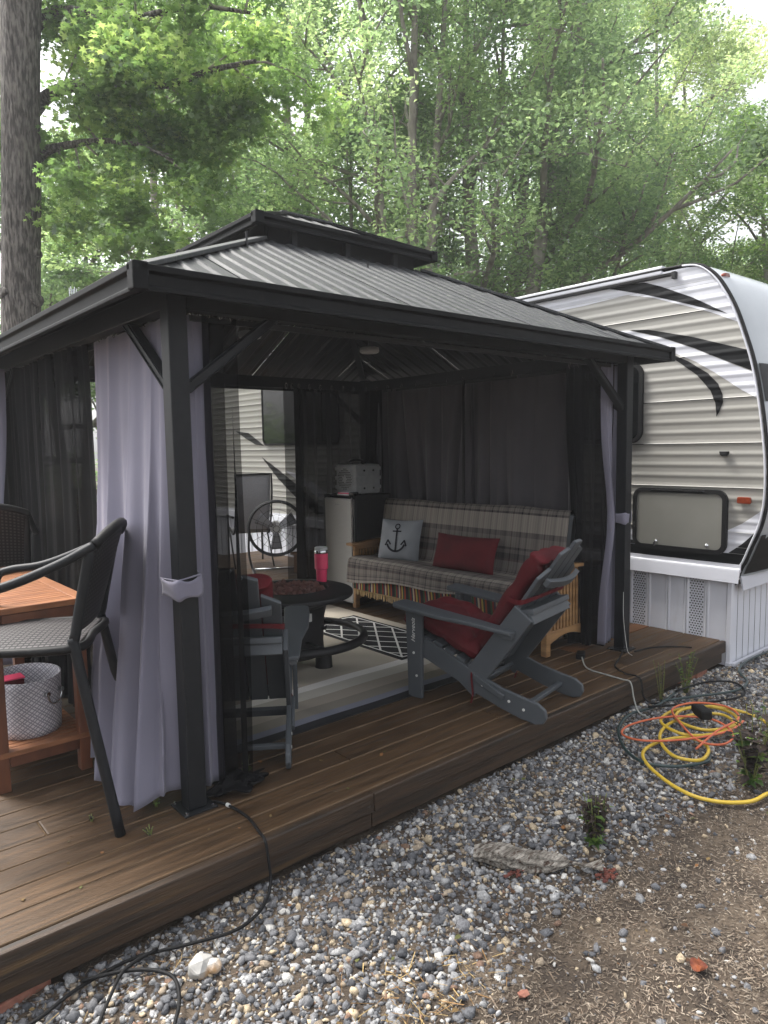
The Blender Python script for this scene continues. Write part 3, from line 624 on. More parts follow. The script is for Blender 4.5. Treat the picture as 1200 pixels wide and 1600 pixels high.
MB().tube([(1.20, 2.86, DZ+.99), (1.20, 2.70, DZ+1.0), (1.30, 2.70, DZ+1.015), (1.33, 2.80, DZ+1.0), (1.28, 2.86, DZ+.99)], .004, 6).build('tie_cord', 'lav', cu)
def strap(x0, yy, zc, parent):
    pts = smoothpath([(x0-.075, yy+.06, 0), (x0-.066, yy-.045, 0), (x0-.03, yy-.058, 0), (x0+.035, yy-.056, 0), (x0+.062, yy-.03, 0), (x0+.066, yy+.06, 0)], 6)
    def fn(u, v_): k = min(int(u*(len(pts)-1)), len(pts)-2); q = pts[k].lerp(pts[k+1], u*(len(pts)-1)-k); return q+V(.004*math.sin(9*u+4*v_), .003*math.sin(13*u), zc+(v_-.5)*.078+.03*u-.02*math.sin(math.pi*u)+.006*math.sin(17*u+3*v_))
    MB().grid(fn, 30, 6).build('tie_strap', 'lav', parent, True, solid=.004)
strap(GX0, GY0, DZ+.965, cu)
cu2, _ = curtain([(1.30, 2.84), (1.36, 2.815), (1.435, 2.81)], DZ+.04, ZC, 'lav', 'narrow lavender grey curtain fold on the right of the nearest gazebo post', 'curtain', 1.6, .018, seed=8, nu=60)
curtain([(1.40, 2.795), (1.48, 2.785), (1.56, 2.79)], DZ+.03, ZC, 'net', 'sheer black netting hanging beside the nearest gazebo post', 'netting', 3.3, .03, 'netting_curtain', seed=5, nu=80, solid=0)
curtain([(1.35, 2.85), (1.45, 2.87), (1.53, 2.86)], DZ+.03, ZC, 'net', 'inner fold of black netting behind the chair at the nearest post', 'netting', 2.3, .02, 'netting_curtain', seed=6, nu=60, solid=0)
# netting bundle lying on the deck at the post
nb = thing('netting_bundle', 'crumpled end of black netting lying on the deck at the post foot', 'netting', (1.47, 2.77, DZ))
def nbf(u, v_):
    a = 2*math.pi*u; r = .5*math.sin(math.pi*v_); k = 1+.35*math.sin(5*a+9*v_)+.2*math.sin(9*a-4*v_); return (r*.24*k*math.cos(a)+.02*math.sin(3*a), r*.16*k*math.sin(a), .003+.075*(v_)*(.8+.35*math.sin(3*a+5*v_)))
MB().grid(nbf, 60, 18).build('folds', 'netd', nb, True)
curtain([(1.28, 3.84), (1.24, 4.3), (1.27, 4.9), (1.25, 5.55)], DZ+.05, ZC, 'netd', 'long black netting drawn along the left side of the gazebo', 'netting', 9, .035, 'netting_curtain', seed=12, nu=160, solid=0)
curtain([(1.16, 5.66), (1.10, 5.5), (1.13, 5.36), (1.19, 5.3)], DZ+.04, ZC, 'lav', 'lavender grey curtain bunched at the far left gazebo post', 'curtain', 3, .03, seed=14, gather=(DZ+.95, .4, .5, .3))
WALLX = 4.63
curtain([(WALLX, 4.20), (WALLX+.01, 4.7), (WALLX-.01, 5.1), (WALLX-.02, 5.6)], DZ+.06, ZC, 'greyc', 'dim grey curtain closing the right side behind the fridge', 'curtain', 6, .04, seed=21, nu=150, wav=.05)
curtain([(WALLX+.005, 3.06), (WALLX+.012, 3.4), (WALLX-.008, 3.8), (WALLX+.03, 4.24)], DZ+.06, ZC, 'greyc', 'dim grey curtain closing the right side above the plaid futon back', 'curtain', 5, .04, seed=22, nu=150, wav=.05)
MB().board((4.545, 4.225, DZ+.75), (4.56, 4.23, ZC), .018, .018).build('dark_gap_strip', 'black', gz)  # black strip put in for the dark gap where the two curtains meet
curtain([(3.72, 5.62), (4.0, 5.64), (4.25, 5.62), (4.48, 5.6), (4.56, 5.5), (4.58, 5.36)], DZ+.04, ZC, 'netd', 'black netting gathered in the back corner beside the fridge', 'netting', 7, .035, 'netting_curtain', seed=25, nu=120, solid=0)
curtain([(3.60, 5.61), (3.72, 5.63), (3.82, 5.62)], DZ+.04, ZC, 'net', 'sheer edge of black netting left of the fridge', 'netting', 2, .015, 'netting_curtain', seed=26, nu=40, solid=0)
curtain([(4.53, 3.16), (4.46, 3.0), (4.49, 2.90), (4.58, 2.86), (4.64, 2.82)], DZ+.03, ZC, 'netd', 'black netting bunched at the front right gazebo post', 'netting', 4, .032, 'netting_curtain', seed=31, nu=100, solid=0, gather=(DZ+.95, .7, .5, .3))
c3, _ = curtain([(4.50, 2.84), (4.58, 2.80), (4.62, 2.83), (4.72, 2.86), (4.80, 2.80)], DZ+.03, ZC, 'lav', 'lavender grey curtain bunched behind the front right gazebo post', 'curtain', 3, .024, seed=33, gather=(DZ+.97, .8, .45, .25), lift=lambda u: .02)
strap(GX1+.01, GY0+.02, DZ+.99, c3)
# ================================================================== TRAILER
TX = 5.458; TY1 = 11.2
NOSE = [(.60, 2.30), (.70, 2.255), (.789, 2.222), (.831, 2.2), (.942, 2.158), (1.114, 2.095), (1.305, 2.064), (1.585, 2.068), (1.957, 2.113), (2.284, 2.176), (2.523, 2.25), (2.70, 2.315), (2.843, 2.385), (2.96, 2.46), (3.044, 2.545), (3.085, 2.62), (3.10, 2.72)]
def yf(z): return float(np.interp(z, [a for a, _ in NOSE], [b for _, b in NOSE]))
RP, PH = .0845, .338
def prof(z):
    """siding relief, out towards -X"""
    t = (z/RP) % 1.0
    return .0048*(.5-.5*math.cos(2*math.pi*min(t/.72, 1.0))) if t < .72 else 0.0
tr = thing('travel_trailer', 'warm grey ribbed travel trailer with black and white swoosh graphics', 'trailer', (0, 0, 0))
z = .70; ZT = 3.085
while z < ZT-.02:
    z1 = min(z+PH, ZT); n = int((z1-z)/.004)+1; q = MB()
    for k in range(n+1):
        zz = z+.006+(z1-z-.006)*k/n; xx = TX-prof(zz)-(.004 if k == 0 else 0)
        q.v += [V(xx, max(yf(zz), 2.0)+.004, zz), V(xx, TY1, zz)]
    q.f = [[2*k, 2*k+1, 2*k+3, 2*k+2] for k in range(n)]
    q.build('siding_panel', 'siding', tr, True); z = z1
core = MB(); pl = [(b+.012, a) for a, b in NOSE]+[(TY1, 3.09), (TY1, .6)]
core.prism(pl, 2.40, (TX+.006, 0, 0), (0, 1, 0), (0, 0, 1), (1, 0, 0)); core.build('body_shell', 'rubber', tr)
NZ = [V(0, b, a) for a, b in NOSE[1:]]
NS = smoothpath(NZ, 5)
q = MB()
def capf(u, v_): p = NS[min(int(v_*(len(NS)-1)+.5), len(NS)-1)]; bul = .05*math.sin(math.pi*u)**.5 if 0 < u < 1 else 0; return (TX+.03+u*2.36, p.y-bul-.004, p.z)
q.grid(capf, 24, len(NS)-1); q.build('front_cap', 'cap', tr, True)
def capb(z0, z1, x0, x1, name, mt):
    def fn(u, v_): zz = z0+(z1-z0)*v_; x = x0+(x1-x0)*u; uu = (x-TX-.03)/2.36; return (x, yf(zz)-.05*math.sin(math.pi*min(max(uu, .001), .999))**.5-.008, zz)
    MB().grid(fn, 12, 14).build(name, mt, tr, True)
capb(.72, 1.03, TX+.05, TX+2.3, 'front_black_band', 'sideblack')
capb(2.02, 2.30, TX+.04, TX+.5, 'front_swoosh', 'sideblack')
MB().tube([V(TX-.004, p.y-.006, p.z) for p in NS]+[V(TX-.004, y_, 3.104) for y_ in (2.9, 3.5, 6, TY1)], .012, 8).build('edge_trim', 'rubber', tr, True)
MB().tube([V(TX-.012, p.y+.016, p.z-.002) for p in NS], .008, 6).build('edge_bead', 'white', tr, True)
MB().bb((TX-.012, 2.9, 3.062), (TX+2.4, TY1, 3.135)).build('roof_edge', 'white', tr, bevel=.012)
MB().bb((TX-.045, 2.80, 3.032), (TX-.012, TY1-.5, 3.06)).build('awning_rail', 'rubber', tr, bevel=.006)
MB().bb((TX-.06, 2.77, 3.005), (TX-.012, 2.80, 3.06)).build('awning_bracket', 'black', tr, bevel=.004)
# pixel-free decal outlines in (y, z) on the side wall
def decal(name, mt, poly, off=.002):
    st = .003; zs = sorted(p[1] for p in poly); z0, z1 = zs[0], zs[-1]; n = max(4, int((z1-z0)/st)); q = MB(); k = len(poly)
    def cut(zz):
        xs = []
        for j in range(k):
            (a, b), (c_, d_) = poly[j], poly[(j+1) % k]
            if (b <= zz < d_) or (d_ <= zz < b): xs.append(a+(c_-a)*(zz-b)/(d_-b))
        return sorted(xs)
    prev = None
    for j in range(n+1):
        zz = z0+(z1-z0)*(j+.001)/(n+.002); xs = cut(zz)
        xs = [max(x, yf(zz)+.006) for x in xs]
        if prev and len(prev[1]) == len(xs) and len(xs) % 2 == 0:
            for m_ in range(0, len(xs), 2):
                i = len(q.v)
                for (yy, zk) in ((prev[1][m_], prev[0]), (prev[1][m_+1], prev[0]), (xs[m_+1], zz), (xs[m_], zz)): q.v.append(V(TX-prof(zk)-off, yy, zk))
                q.f.append([i, i+1, i+2, i+3])
        prev = (zz, xs)
    q.build(name, mt, tr, True)
decal('white_print_top', 'sidewhite', [(TY1-.1, 2.99), (4.423, 2.975), (3.978, 2.93), (3.639, 2.934), (3.208, 2.957), (2.981, 2.897), (2.73, 2.799), (2.512, 2.713), (2.29, 2.603), (2.30, 2.718), (2.38, 2.903), (2.55, 3.06), (2.72, 3.083), (4.423, 3.0835), (TY1-.1, 3.084)])
decal('swoosh_upper', 'sideblack', [(3.409, 3.047), (3.057, 3.032), (2.91, 2.973), (2.647, 2.842), (2.384, 2.683), (2.801, 2.843), (3.056, 2.936)], .0045)
decal('swoosh_middle', 'sideblack', [(3.184, 2.668), (3.013, 2.647), (2.902, 2.617), (2.639, 2.542), (2.393, 2.455), (2.19, 2.385), (2.14, 2.219), (2.39, 2.337), (2.637, 2.46), (2.902, 2.575)], .0045)
decal('white_print_middle', 'sidewhite', [(3.283, 2.673), (3.184, 2.663), (2.901, 2.57), (2.637, 2.455), (2.39, 2.332), (2.1, 2.19), (2.08, 2.0), (2.259, 2.105), (2.451, 2.244), (2.618, 2.352), (2.9, 2.49), (3.086, 2.56)])
decal('swoosh_hook', 'sideblack', [(2.877, 2.451), (2.774, 2.413), (2.669, 2.357), (2.516, 2.253), (2.436, 2.166), (2.402, 2.083), (2.397, 2.027), (2.419, 1.964), (2.446, 1.919), (2.447, 1.965), (2.458, 2.031), (2.496, 2.122), (2.599, 2.244), (2.72, 2.337)], .0045)
decal('white_print_low', 'sidewhite', [(3.6, 1.0), (2.8, 1.0), (2.332, 1.058), (2.231, 1.114), (2.141, 1.183), (2.06, 1.248), (2.06, 1.105), (2.149, 1.005), (2.249, 0.933), (2.328, 0.87), (3.6, .87)])
decal('black_print_low', 'sideblack', [(3.6, 0.93), (2.999, 0.909), (2.328, 0.881), (2.226, 0.96), (2.137, 1.054), (2.10, 0.888), (2.12, 0.79), (3.6, 0.80)], .0045)
decal('swoosh_rear', 'sideblack', [(9.15, 1.62), (8.7, 1.44), (8.2, 1.22), (7.7, .98), (7.3, .84), (7.75, .84), (8.25, 1.05), (8.7, 1.30)], .0045)
decal('white_print_rear', 'sidewhite', [(8.5, 1.42), (8.1, 1.25), (7.6, 1.02), (7.2, .86), (6.9, .86), (7.3, 1.06), (7.8, 1.26), (8.2, 1.38)], .0025)
decal('swoosh_small_rear', 'sideblack', [(9.9, 2.02), (9.5, 1.98), (9.05, 1.78), (9.3, 1.80), (9.6, 1.90)], .0045)
def ring(w_, h, r, n=6):
    out = []
    for cx, cy, a0 in ((w_/2-r, h/2-r, 0), (-w_/2+r, h/2-r, 90), (-w_/2+r, -h/2+r, 180), (w_/2-r, -h/2+r, 270)):
        for k in range(n+1): a = math.radians(a0+90*k/n); out.append((cx+r*math.cos(a), cy+r*math.sin(a)))
    return out
def framed(yc, zc, w_, h, r, fw, name, pane, fmt='rubber', depth=.03):
    pn = MB().prism(ring(w_-2*fw+.006, h-2*fw+.006, max(.01, r-fw)), .016, (TX-.018, yc, zc), (0, 1, 0), (0, 0, 1), (-1, 0, 0)).build(name, pane, tr)
    o_, i_ = ring(w_, h, r), ring(w_-2*fw, h-2*fw, max(.012, r-fw)); q = MB(); k = len(o_)
    for pts, x in ((o_, TX-.01), (o_, TX-.01-depth), (i_, TX-.012-depth), (i_, TX-.01)): q.v += [V(x, yc+a, zc+b) for a, b in pts]
    for a, b in ((0, 1), (1, 2), (2, 3)):
        for j in range(k): q.f.append([a*k+j, a*k+(j+1) % k, b*k+(j+1) % k, b*k+j])
    q.build('frame', fmt, pn, 35); return pn
bd = framed(2.72, 1.112, .775, .50, .085, .035, 'baggage_door', mat('matte_beige_door_skin', C(124, 123, 116), C(130, 129, 122), rough=.5, scale=3))
MB().bb((TX-.047, 2.50, 1.345), (TX-.042, 2.95, 1.352)).build('hinge_strip', 'bolt', bd)
for yy in (2.90, 2.48):
    MB().lathe([(.014, 0), (.016, .006), (.006, .014), (0, .015)], 12).build('latch', 'chrome', bd).matrix_local = Matrix.Translation((TX-.034, yy, .925)) @ Matrix.Rotation(-math.pi/2, 4, 'Y')
MB().bb((TX-.05, 2.895, .885), (TX-.036, 2.915, .918)).build('latch_tab', 'chrome', bd, bevel=.003)
wn = framed(3.46, 2.06, .84, .66, .10, .03, 'window', 'glass')
wn2 = framed(8.12, 2.28, 1.85, 1.0, .10, .03, 'window', 'glass')
MB().bb((TX-.046, 7.55, 1.82), (TX-.040, 7.57, 2.74)).build('mullion', 'rubber', wn2)
MB().prism(ring(.10, .05, .012), .02, (TX-.012, 2.215, 1.29), (0, 1, 0), (0, 0, 1), (-1, 0, 0)).build('side_marker_light', 'amber', tr, bevel=.004)
MB().prism([(-.035, .016), (.035, .016), (.03, -.01), (.015, -.02), (-.015, -.02), (-.03, -.01)], .025, (TX-.01, 2.37, 1.64), (0, 1, 0), (0, 0, 1), (-1, 0, 0)).build('vent_cover', 'rubber', tr, bevel=.003)
MB().lathe([(.045, 0), (.04, .018), (.025, .032), (0, .036)], 16).build('roof_marker_light', 'amber', tr, True).matrix_local = Matrix.Translation((TX+.13, 2.47, 2.97)) @ Matrix.Rotation(-.9, 4, 'X') @ Matrix.Scale(1.5, 4, (1, 0, 0))
# skirting
sk = thing('trailer_skirting', 'white vinyl skirting panels closing the gap under the trailer', 'skirting', (0, 0, 0))
SX = TX-.002
yy = 2.31; k = 0
while yy < 10.5:
    wd = (.17, .165, .155)[k % 3]; vent = k % 3 == 1
    q = MB(); x0 = SX
    for a, x in ((0, x0-.012), (.012, x0-.012), (.022, x0), (wd-.02, x0), (wd-.012, x0-.006), (wd, x0-.006)): q.v += [V(x, yy+a, .0), V(x, yy+a, .70)]
    q.f = [[2*j, 2*j+2, 2*j+3, 2*j+1] for j in range(5)]
    pn = q.build('vent_panel' if vent else 'skirt_panel', 'skirt', sk)
    if vent and yy < 4.2:
        m_ = MB()
        for i in range(33):
            for j in range(5):
                yy_ = yy+.035+j*.022+(.011 if i % 2 else 0); zz = .03+i*.020
                m_.v += [V(x0-.0015, yy_+a, zz+b) for a, b in ((-.0085, 0), (0, -.007), (.0085, 0), (0, .007))]; n_ = len(m_.v); m_.f.append([n_-4, n_-3, n_-2, n_-1])
        m_.build('perforations', 'rubber', pn)
    yy += wd; k += 1
xx = TX+.01; k = 0
while xx < 7.9:
    q = MB(); wd = .110
    for a, y_ in ((0, 2.296), (.010, 2.296), (.016, 2.302), (wd-.016, 2.302), (wd-.010, 2.299), (wd, 2.299)): q.v += [V(xx+a, y_, .0), V(xx+a, y_, .64)]
    q.f = [[2*j, 2*j+2, 2*j+3, 2*j+1] for j in range(5)]; q.build('skirt_panel', 'skirt', sk); xx += wd; k += 1
MB().bb((TX-.02, 2.285, .0), (TX+.03, 2.32, .70)).build('corner_post', 'skirt', sk, bevel=.004)
MB().prism([(0, .80), (.012, .80), (.016, .775), (.03, .765), (.034, .755), (.055, .665), (.048, .66), (.02, .74), (0, .75)], 8.5, (TX-.012, 2.225, 0), (-1, 0, 0), (0, 0, 1), (0, 1, 0)).build('top_trim', 'white', sk)
MB().prism([(0, .735), (.012, .735), (.016, .71), (.03, .70), (.034, .69), (.05, .60), (.043, .595), (.02, .68), (0, .69)], 2.4, (TX+.03, 2.27, 0), (0, -1, 0), (0, 0, 1), (1, 0, 0)).build('front_trim', 'white', sk)
MB().bb((TX+.0, 2.26, .0), (7.9, 2.285, .028)).build('bottom_rail', 'white', sk, bevel=.004)
MB().bb((TX-.03, 2.28, .0), (TX-.004, 2.32, .03)).build('bottom_rail', 'white', sk, bevel=.003)
# PART2
# ================================================================== ADIRONDACK CHAIRS
def adirondack(label, loc, heading, group, script):
    c = thing('adirondack_chair', label, 'chair', (loc[0], loc[1], DZ), heading-math.pi/2, group)
    sk_up = [(.05, .385), (-.08, .365), (-.25, .295), (-.42, .22), (-.58, .165), (-.72, .135), (-.80, .12), (-.845, .09), (-.855, .05), (-.835, .012), (-.79, 0)]
    sk_lo = [(-.70, .012), (-.58, .045), (-.42, .10), (-.25, .17), (-.08, .24), (.05, .275)]
    for s in (-1, 1):
        lg = MB().prism([(-.055, 0), (.045, 0), (.06, .55), (-.06, .55)], .026, (s*.272 if s > 0 else -.298, 0, 0), (0, 1, 0), (0, 0, 1), (1, 0, 0)).build('front_leg', 'poly', c, bevel=.005)
        bt = MB()
        for yy, zz in ((.0, .28), (-.02, .14)):
            bt.tube([(s*.2985, yy, zz), (s*.302, yy, zz)], .008, 10)
        bt.build('bolt', 'ticket', lg)
        si = MB().prism(sk_up+sk_lo, .026, (s*.244 if s > 0 else -.270, 0, 0), (0, 1, 0), (0, 0, 1), (1, 0, 0)).build('skid', 'poly', c, bevel=.006)
        b2 = MB()
        for yy, zz in ((-.46, .16), (-.63, .10), (-.72, .07)): b2.tube([(s*.2705, yy, zz), (s*.274, yy, zz)], .008, 10)
        b2.build('bolt', 'ticket', si)
        MB().board((s*.279, -.41, .205), (s*.279, -.60, .115), .016, .032, (0, .4, 1)).build('fold_link', 'poly', c, bevel=.004)
        # arm: outline in plan, sloping slightly to the rear
        o_ = [(-.06, .10), (-.03, .118), (.06, .118), (.085, .10), (.09, .0), (.082, -.22), (.045, -.40), (.03, -.66), (-.045, -.68), (-.055, -.40)]
        if s < 0: o_ = [(-a, b) for a, b in o_][::-1]
        ar = MB().prism(o_, .026, (s*.29, 0, .552), (1, 0, 0), (0, .994, .105), (0, -.105, .994)).build('armrest', 'poly', c, bevel=.007)
        MB().prism([(0, 0), (.075, 0), (.07, -.03), (.012, -.12), (0, -.12)], .022, (s*.272, .011, .55), (-s, 0, 0), (0, 0, 1), (0, -1, 0)).build('arm_bracket', 'poly', c, bevel=.004)
        MB().bb((s*.25, -.66, .462), (s*.305, -.60, .487)).build('arm_block', 'poly', c, bevel=.004)
        sp = MB().board((s*.257, -.345, .115), (s*.257, -.715, .61), .024, .13, (0, 1, .6)).build('rear_support', 'poly', c, bevel=.005)
    for k in range(6):
        y0 = .045-.078*k; zz = float(np.interp(-y0, [-.05, .08, .25, .42, .6], [.385, .365, .295, .22, .16])); sl_ = .12+.09*min(k, 3)
        MB().box((0, y0-.034, zz+.008-.034*.5), (.50, .066, .022), Matrix.Rotation(math.atan(.40 if k > 1 else .22), 3, 'X')).build('seat_slat', 'poly', c, bevel=.005)
    bo = V(0, -.405, .215); bu = V(0, -math.sin(.59), math.cos(.59)); bn = V(0, math.cos(.59), math.sin(.59))
    for k in range(5):
        x = (k-2)*.099; w0, w1 = .093, .093; h = .935-.040*(k-2)**2; sp_ = 1.0
        tops = [(x*sp_+w1/2*a, h-.02*abs(a+(k-2)*.7)*abs(k-2)**.5) for a in (1, .4, -.4, -1)]
        MB().prism([(x-w0/2, -.02), (x+w0/2, -.02)]+tops, .022, bo+bn*-.0, (1, 0, 0), bu, bn).build('back_slat', 'poly', c, bevel=.005)
    cb = smoothpath([(-.20, 0, 0), (-.1, -.022, 0), (0, -.03, 0), (.1, -.022, 0), (.20, 0, 0)], 5); q = MB()
    for a, b in zip(cb[:-1], cb[1:]):
        pass
    R_ = Matrix((V(1, 0, 0), bn, bu)).transposed()
    pts = [bo+bu*.70+bn*-.016+R_ @ V(p.x, p.y, p.z) for p in cb]
    for sgn in (0, 1):
        for p in pts: q.v += [p+bn*(-.03 if sgn else 0)+bu*-.022, p+bn*(-.03 if sgn else 0)+bu*.022]
    n = len(pts)
    for j in range(n-1):
        a = 2*j; b = 2*n+2*j; q.f += [[a, a+1, a+3, a+2], [b, b+2, b+3, b+1], [a+1, b+1, b+3, a+3], [a, a+2, b+2, b]]
    q.f += [[0, 2*n, 2*n+1, 1], [2*n-2, 2*n-1, 4*n-1, 4*n-2]]
    q.build('back_crossbar', 'poly', c, 30, bevel=.003)
    MB().board((-.243, -.715, .61), (.243, -.715, .61), .10, .032, (0, .2, 1)).build('arm_crossbar', 'poly', c, bevel=.006)
    MB().board((-.243, -.75, .575), (.243, -.75, .575), .022, .06, (0, .45, 1)).build('arm_crossbar_face', 'poly', c, bevel=.005)
    MB().board((-.245, -.372, .125), (.245, -.372, .125), .06, .024, (0, .8, .6)).build('lower_back_rail', 'poly', c, bevel=.005)
    MB().board((-.244, -.71, .075), (.244, -.71, .075), .03, .024).build('rear_stretcher', 'poly', c, bevel=.004)
    if script:
        fc = bpy.data.curves.new('leg_script', 'FONT'); fc.body = 'Herveois'; fc.size = .040; fc.extrude = .0006; fc.shear = .35; fc.align_x = 'CENTER'
        to = bpy.data.objects.new('leg_script_curve', fc); COL.objects.link(to); dg = bpy.context.evaluated_depsgraph_get(); tm = bpy.data.meshes.new_from_object(to.evaluated_get(dg)); bpy.data.objects.remove(to)
        to = bpy.data.objects.new('leg_script', tm); COL.objects.link(to); to.parent = c; tm.materials.clear(); tm.materials.append(M['ticket'])
        Mx = Matrix((V(0, 0, 1), V(0, 1, 0), V(-1, 0, 0))).transposed().to_4x4(); Mx.translation = V(-.2995, -.010, .42); to.matrix_local = Mx
    return c
def chair_cushion(label, loc, heading, group):
    c = thing('chair_cushion', label, 'cushion', (loc[0], loc[1], DZ), heading-math.pi/2, group)
    def pad(name, path, w_, th, nt, tuftu, tuftv):
        P = smoothpath(path, 8)
        def face(sg):
            def fn(u, v_):
                x = (u-.5)*w_; k = v_*(len(P)-1); i = min(int(k), len(P)-2); p = P[i].lerp(P[i+1], k-i); t = (P[i+1]-P[i]).normalized(); n_ = V(0, -t.z, t.y)
                if n_.z < 0: n_ = -n_
                e = (max(0, 1-abs(2*u-1)**6)**.5)*(max(0, 1-abs(2*v_-1)**8)**.5)
                d = 0
                for a in tuftu:
                    for b in tuftv: d += math.exp(-(((u-a)*w_/.035)**2+((v_-b)*nt/.035)**2))
                puff = .70+.30*abs(math.sin(math.pi*v_*(len(tuftv)+1)))*abs(math.sin(math.pi*u*(len(tuftu)+1)))**.4
                hh = th*e*puff*(1-.6*min(d, 1))
                return p+V(x*(1-.03*(1-e)), 0, 0)+n_*(th*.5+sg*hh*.5)
            return fn
        q = MB().grid(face(1), 44, 44); q.grid(face(-1), 44, 44); return q.build(name, 'red', c, True)
    s_ = pad('seat_pad', [(0, .10, .385), (0, .0, .395), (0, -.15, .345), (0, -.30, .28), (0, -.40, .255)], .51, .15, .5, (.3, .7), (.25, .5, .75))
    b_ = pad('back_pad', [(0, -.37, .26), (0, -.46, .36), (0, -.63, .61), (0, -.775, .83), (0, -.81, .885)], .42, .125, .7, (.3, .7), (.2, .4, .6, .8))
    q = MB(); bo = V(0, -.66, .60)
    pts = smoothpath([(-.215, -.59, .67), (-.252, -.68, .665), (-.2, -.745, .685), (0, -.775, .70), (.2, -.745, .685), (.252, -.68, .665), (.215, -.59, .67)], 5)
    for j, p in enumerate(pts[:-1]): q.board(p, pts[j+1]+(pts[j+1]-p)*.15, .004, .026, (0, -.5, 1))
    q.build('strap', 'red', c)
    for s in (-1, 1): MB().tube(smoothpath([(s*.24, -.38, .25), (s*.275, -.39, .2), (s*.278, -.40, .10), (s*.272, -.385, .04)], 4), .006, 5).build('tie', 'red', c)
    return c
CH1, CH2 = ((3.144, 3.131), 1.775), ((1.99, 3.59), .976)
adirondack('charcoal adirondack chair at the deck edge facing the futon', *CH1, 'adirondack chairs', True)
adirondack('charcoal adirondack chair behind the black netting with its back turned', *CH2, 'adirondack chairs', False)
chair_cushion('dark red tufted cushion on the chair at the deck edge', *CH1, 'chair cushions')
chair_cushion('dark red tufted cushion on the chair behind the netting', *CH2, 'chair cushions')

# ================================================================== RUGS
def flat(name, x0, x1, y0, y1, z_, mt, label, cat, us, vs, th=.008):
    t = thing(name, label, cat, (0, 0, 0))
    MB().grid(lambda u, v_: (x0+(x1-x0)*u, y0+(y1-y0)*v_, z_+th+.0015*math.sin(23*u+9*v_)), 30, 30, us, vs).build('weave', mt, t, True)
    MB().bb((x0, y0, z_+.0005), (x1, y1, z_+th-.003)).build('backing', 'black', t); return t
flat('area_rug', 1.42, 3.98, 3.09, 5.5, DZ, 'rug', 'pale grey beige striped rug with a black border on the deck', 'rug', 2.56, 2.41)
flat('floor_mat', 3.28, 3.86, 3.66, 4.95, DZ+.009, 'lattice', 'black floor mat with white lattice lines before the futon', 'mat', 1, 1, .007)

# ================================================================== FIRE TABLE
FT = (2.62, 4.06)
ft = thing('fire_table', 'round black fire pit table with a lower hoop on the rug', 'fire table', (*FT, DZ+.008))
MB().lathe([(.255, .0), (.265, .0), (.40, -.012), (.425, -.02), (.43, -.035), (.425, -.05), (.30, -.085), (.26, -.09), (.25, -.06), (.255, .0)], 56, (0, 0, .565), False).build('table_top', 'black', ft, 40)
MB().lathe([(0, .49), (.20, .492), (.25, .52), (.258, .562)], 48, cap=False).build('burner_bowl', 'rubber', ft, True)
MB().lathe([(.272, .568), (.262, .571), (.255, .566)], 56, cap=False).build('bowl_rim', 'dmetal', ft, True)
MB().lathe([(.30, .478), (.245, .45), (.225, .36), (.215, .20), (.22, .12), (.20, .10), (0, .10)], 40).build('pedestal', 'black', ft, 40)
ringp = [(.45*math.cos(a)+.04, .45*math.sin(a)-.03, .225) for a in np.linspace(0, 2*math.pi, 64, endpoint=False)]
MB().tube(ringp, .024, 10, True, 1.3).build('hoop', 'black', ft, True)
for k in range(3):
    a = .4+k*2.094; q = MB().tube([(.20*math.cos(a), .20*math.sin(a), .225), (.44*math.cos(a)+.04, .44*math.sin(a)-.03, .225)], .009, 8); q.build('spoke', 'dmetal', ft, True)
for a, b in ((.17, -.13), (-.2, -.05), (.02, .2)): MB().lathe([(.062, 0), (.06, .01), (.056, .12)], 24, (a, b, .001)).build('foot', 'black', ft, 40)
MB().tube([(.12, -.19, .30), (.135, -.215, .30)], .016, 12).build('control_knob', 'chrome', ft)
MB().prism(ring(.05, .06, .005, 2), .003, (-.02, -.236, .40), (1, 0, 0), (0, 0, 1), (0, -1, 0)).build('rating_label', 'ticket', ft)
lv = []
rg = random.Random(5)
for k in range(5):
    q = MB().blob((0, 0, 0), (1, .8, .7), 50+k); me = q.mesh('lava_rock'); me.materials.append(M['lava']); lv.append(me)
for k in range(110):
    r = .232*math.sqrt((k+.5)/110); a = 2.39996*k; s_ = rg.uniform(.023, .034)
    o = bpy.data.objects.new('lava_rock', lv[k % 5]); COL.objects.link(o); o.location = (FT[0]+r*math.cos(a), FT[1]+r*math.sin(a), DZ+.562+rg.uniform(0, .022)-.014*(r/.24)**2); o.scale = (s_,)*3; o.rotation_euler = (rg.uniform(0, 6), rg.uniform(0, 6), rg.uniform(0, 6))
    tag(o, 'small dark reddish lava rock in the fire table bowl', 'rock', 'lava rocks in the fire table bowl')
tb = thing('tumbler', 'pink steel tumbler with clear lid on the fire table rim', 'tumbler', (2.925, 4.12, DZ+.565))
MB().lathe([(0, 0), (.034, 0), (.037, .006), (.040, .085), (.041, .092), (.0485, .098), (.049, .21)], 32).build('body', 'pink', tb, 40)
MB().lathe([(.0488, .21), (.0492, .216), (.0492, .232), (.047, .234)], 32).build('steel_rim', 'chrome', tb, True)
MB().lathe([(.047, .233), (.046, .252), (.040, .256), (.036, .250), (0, .249)], 32).build('lid', 'cloudy', tb, 40)

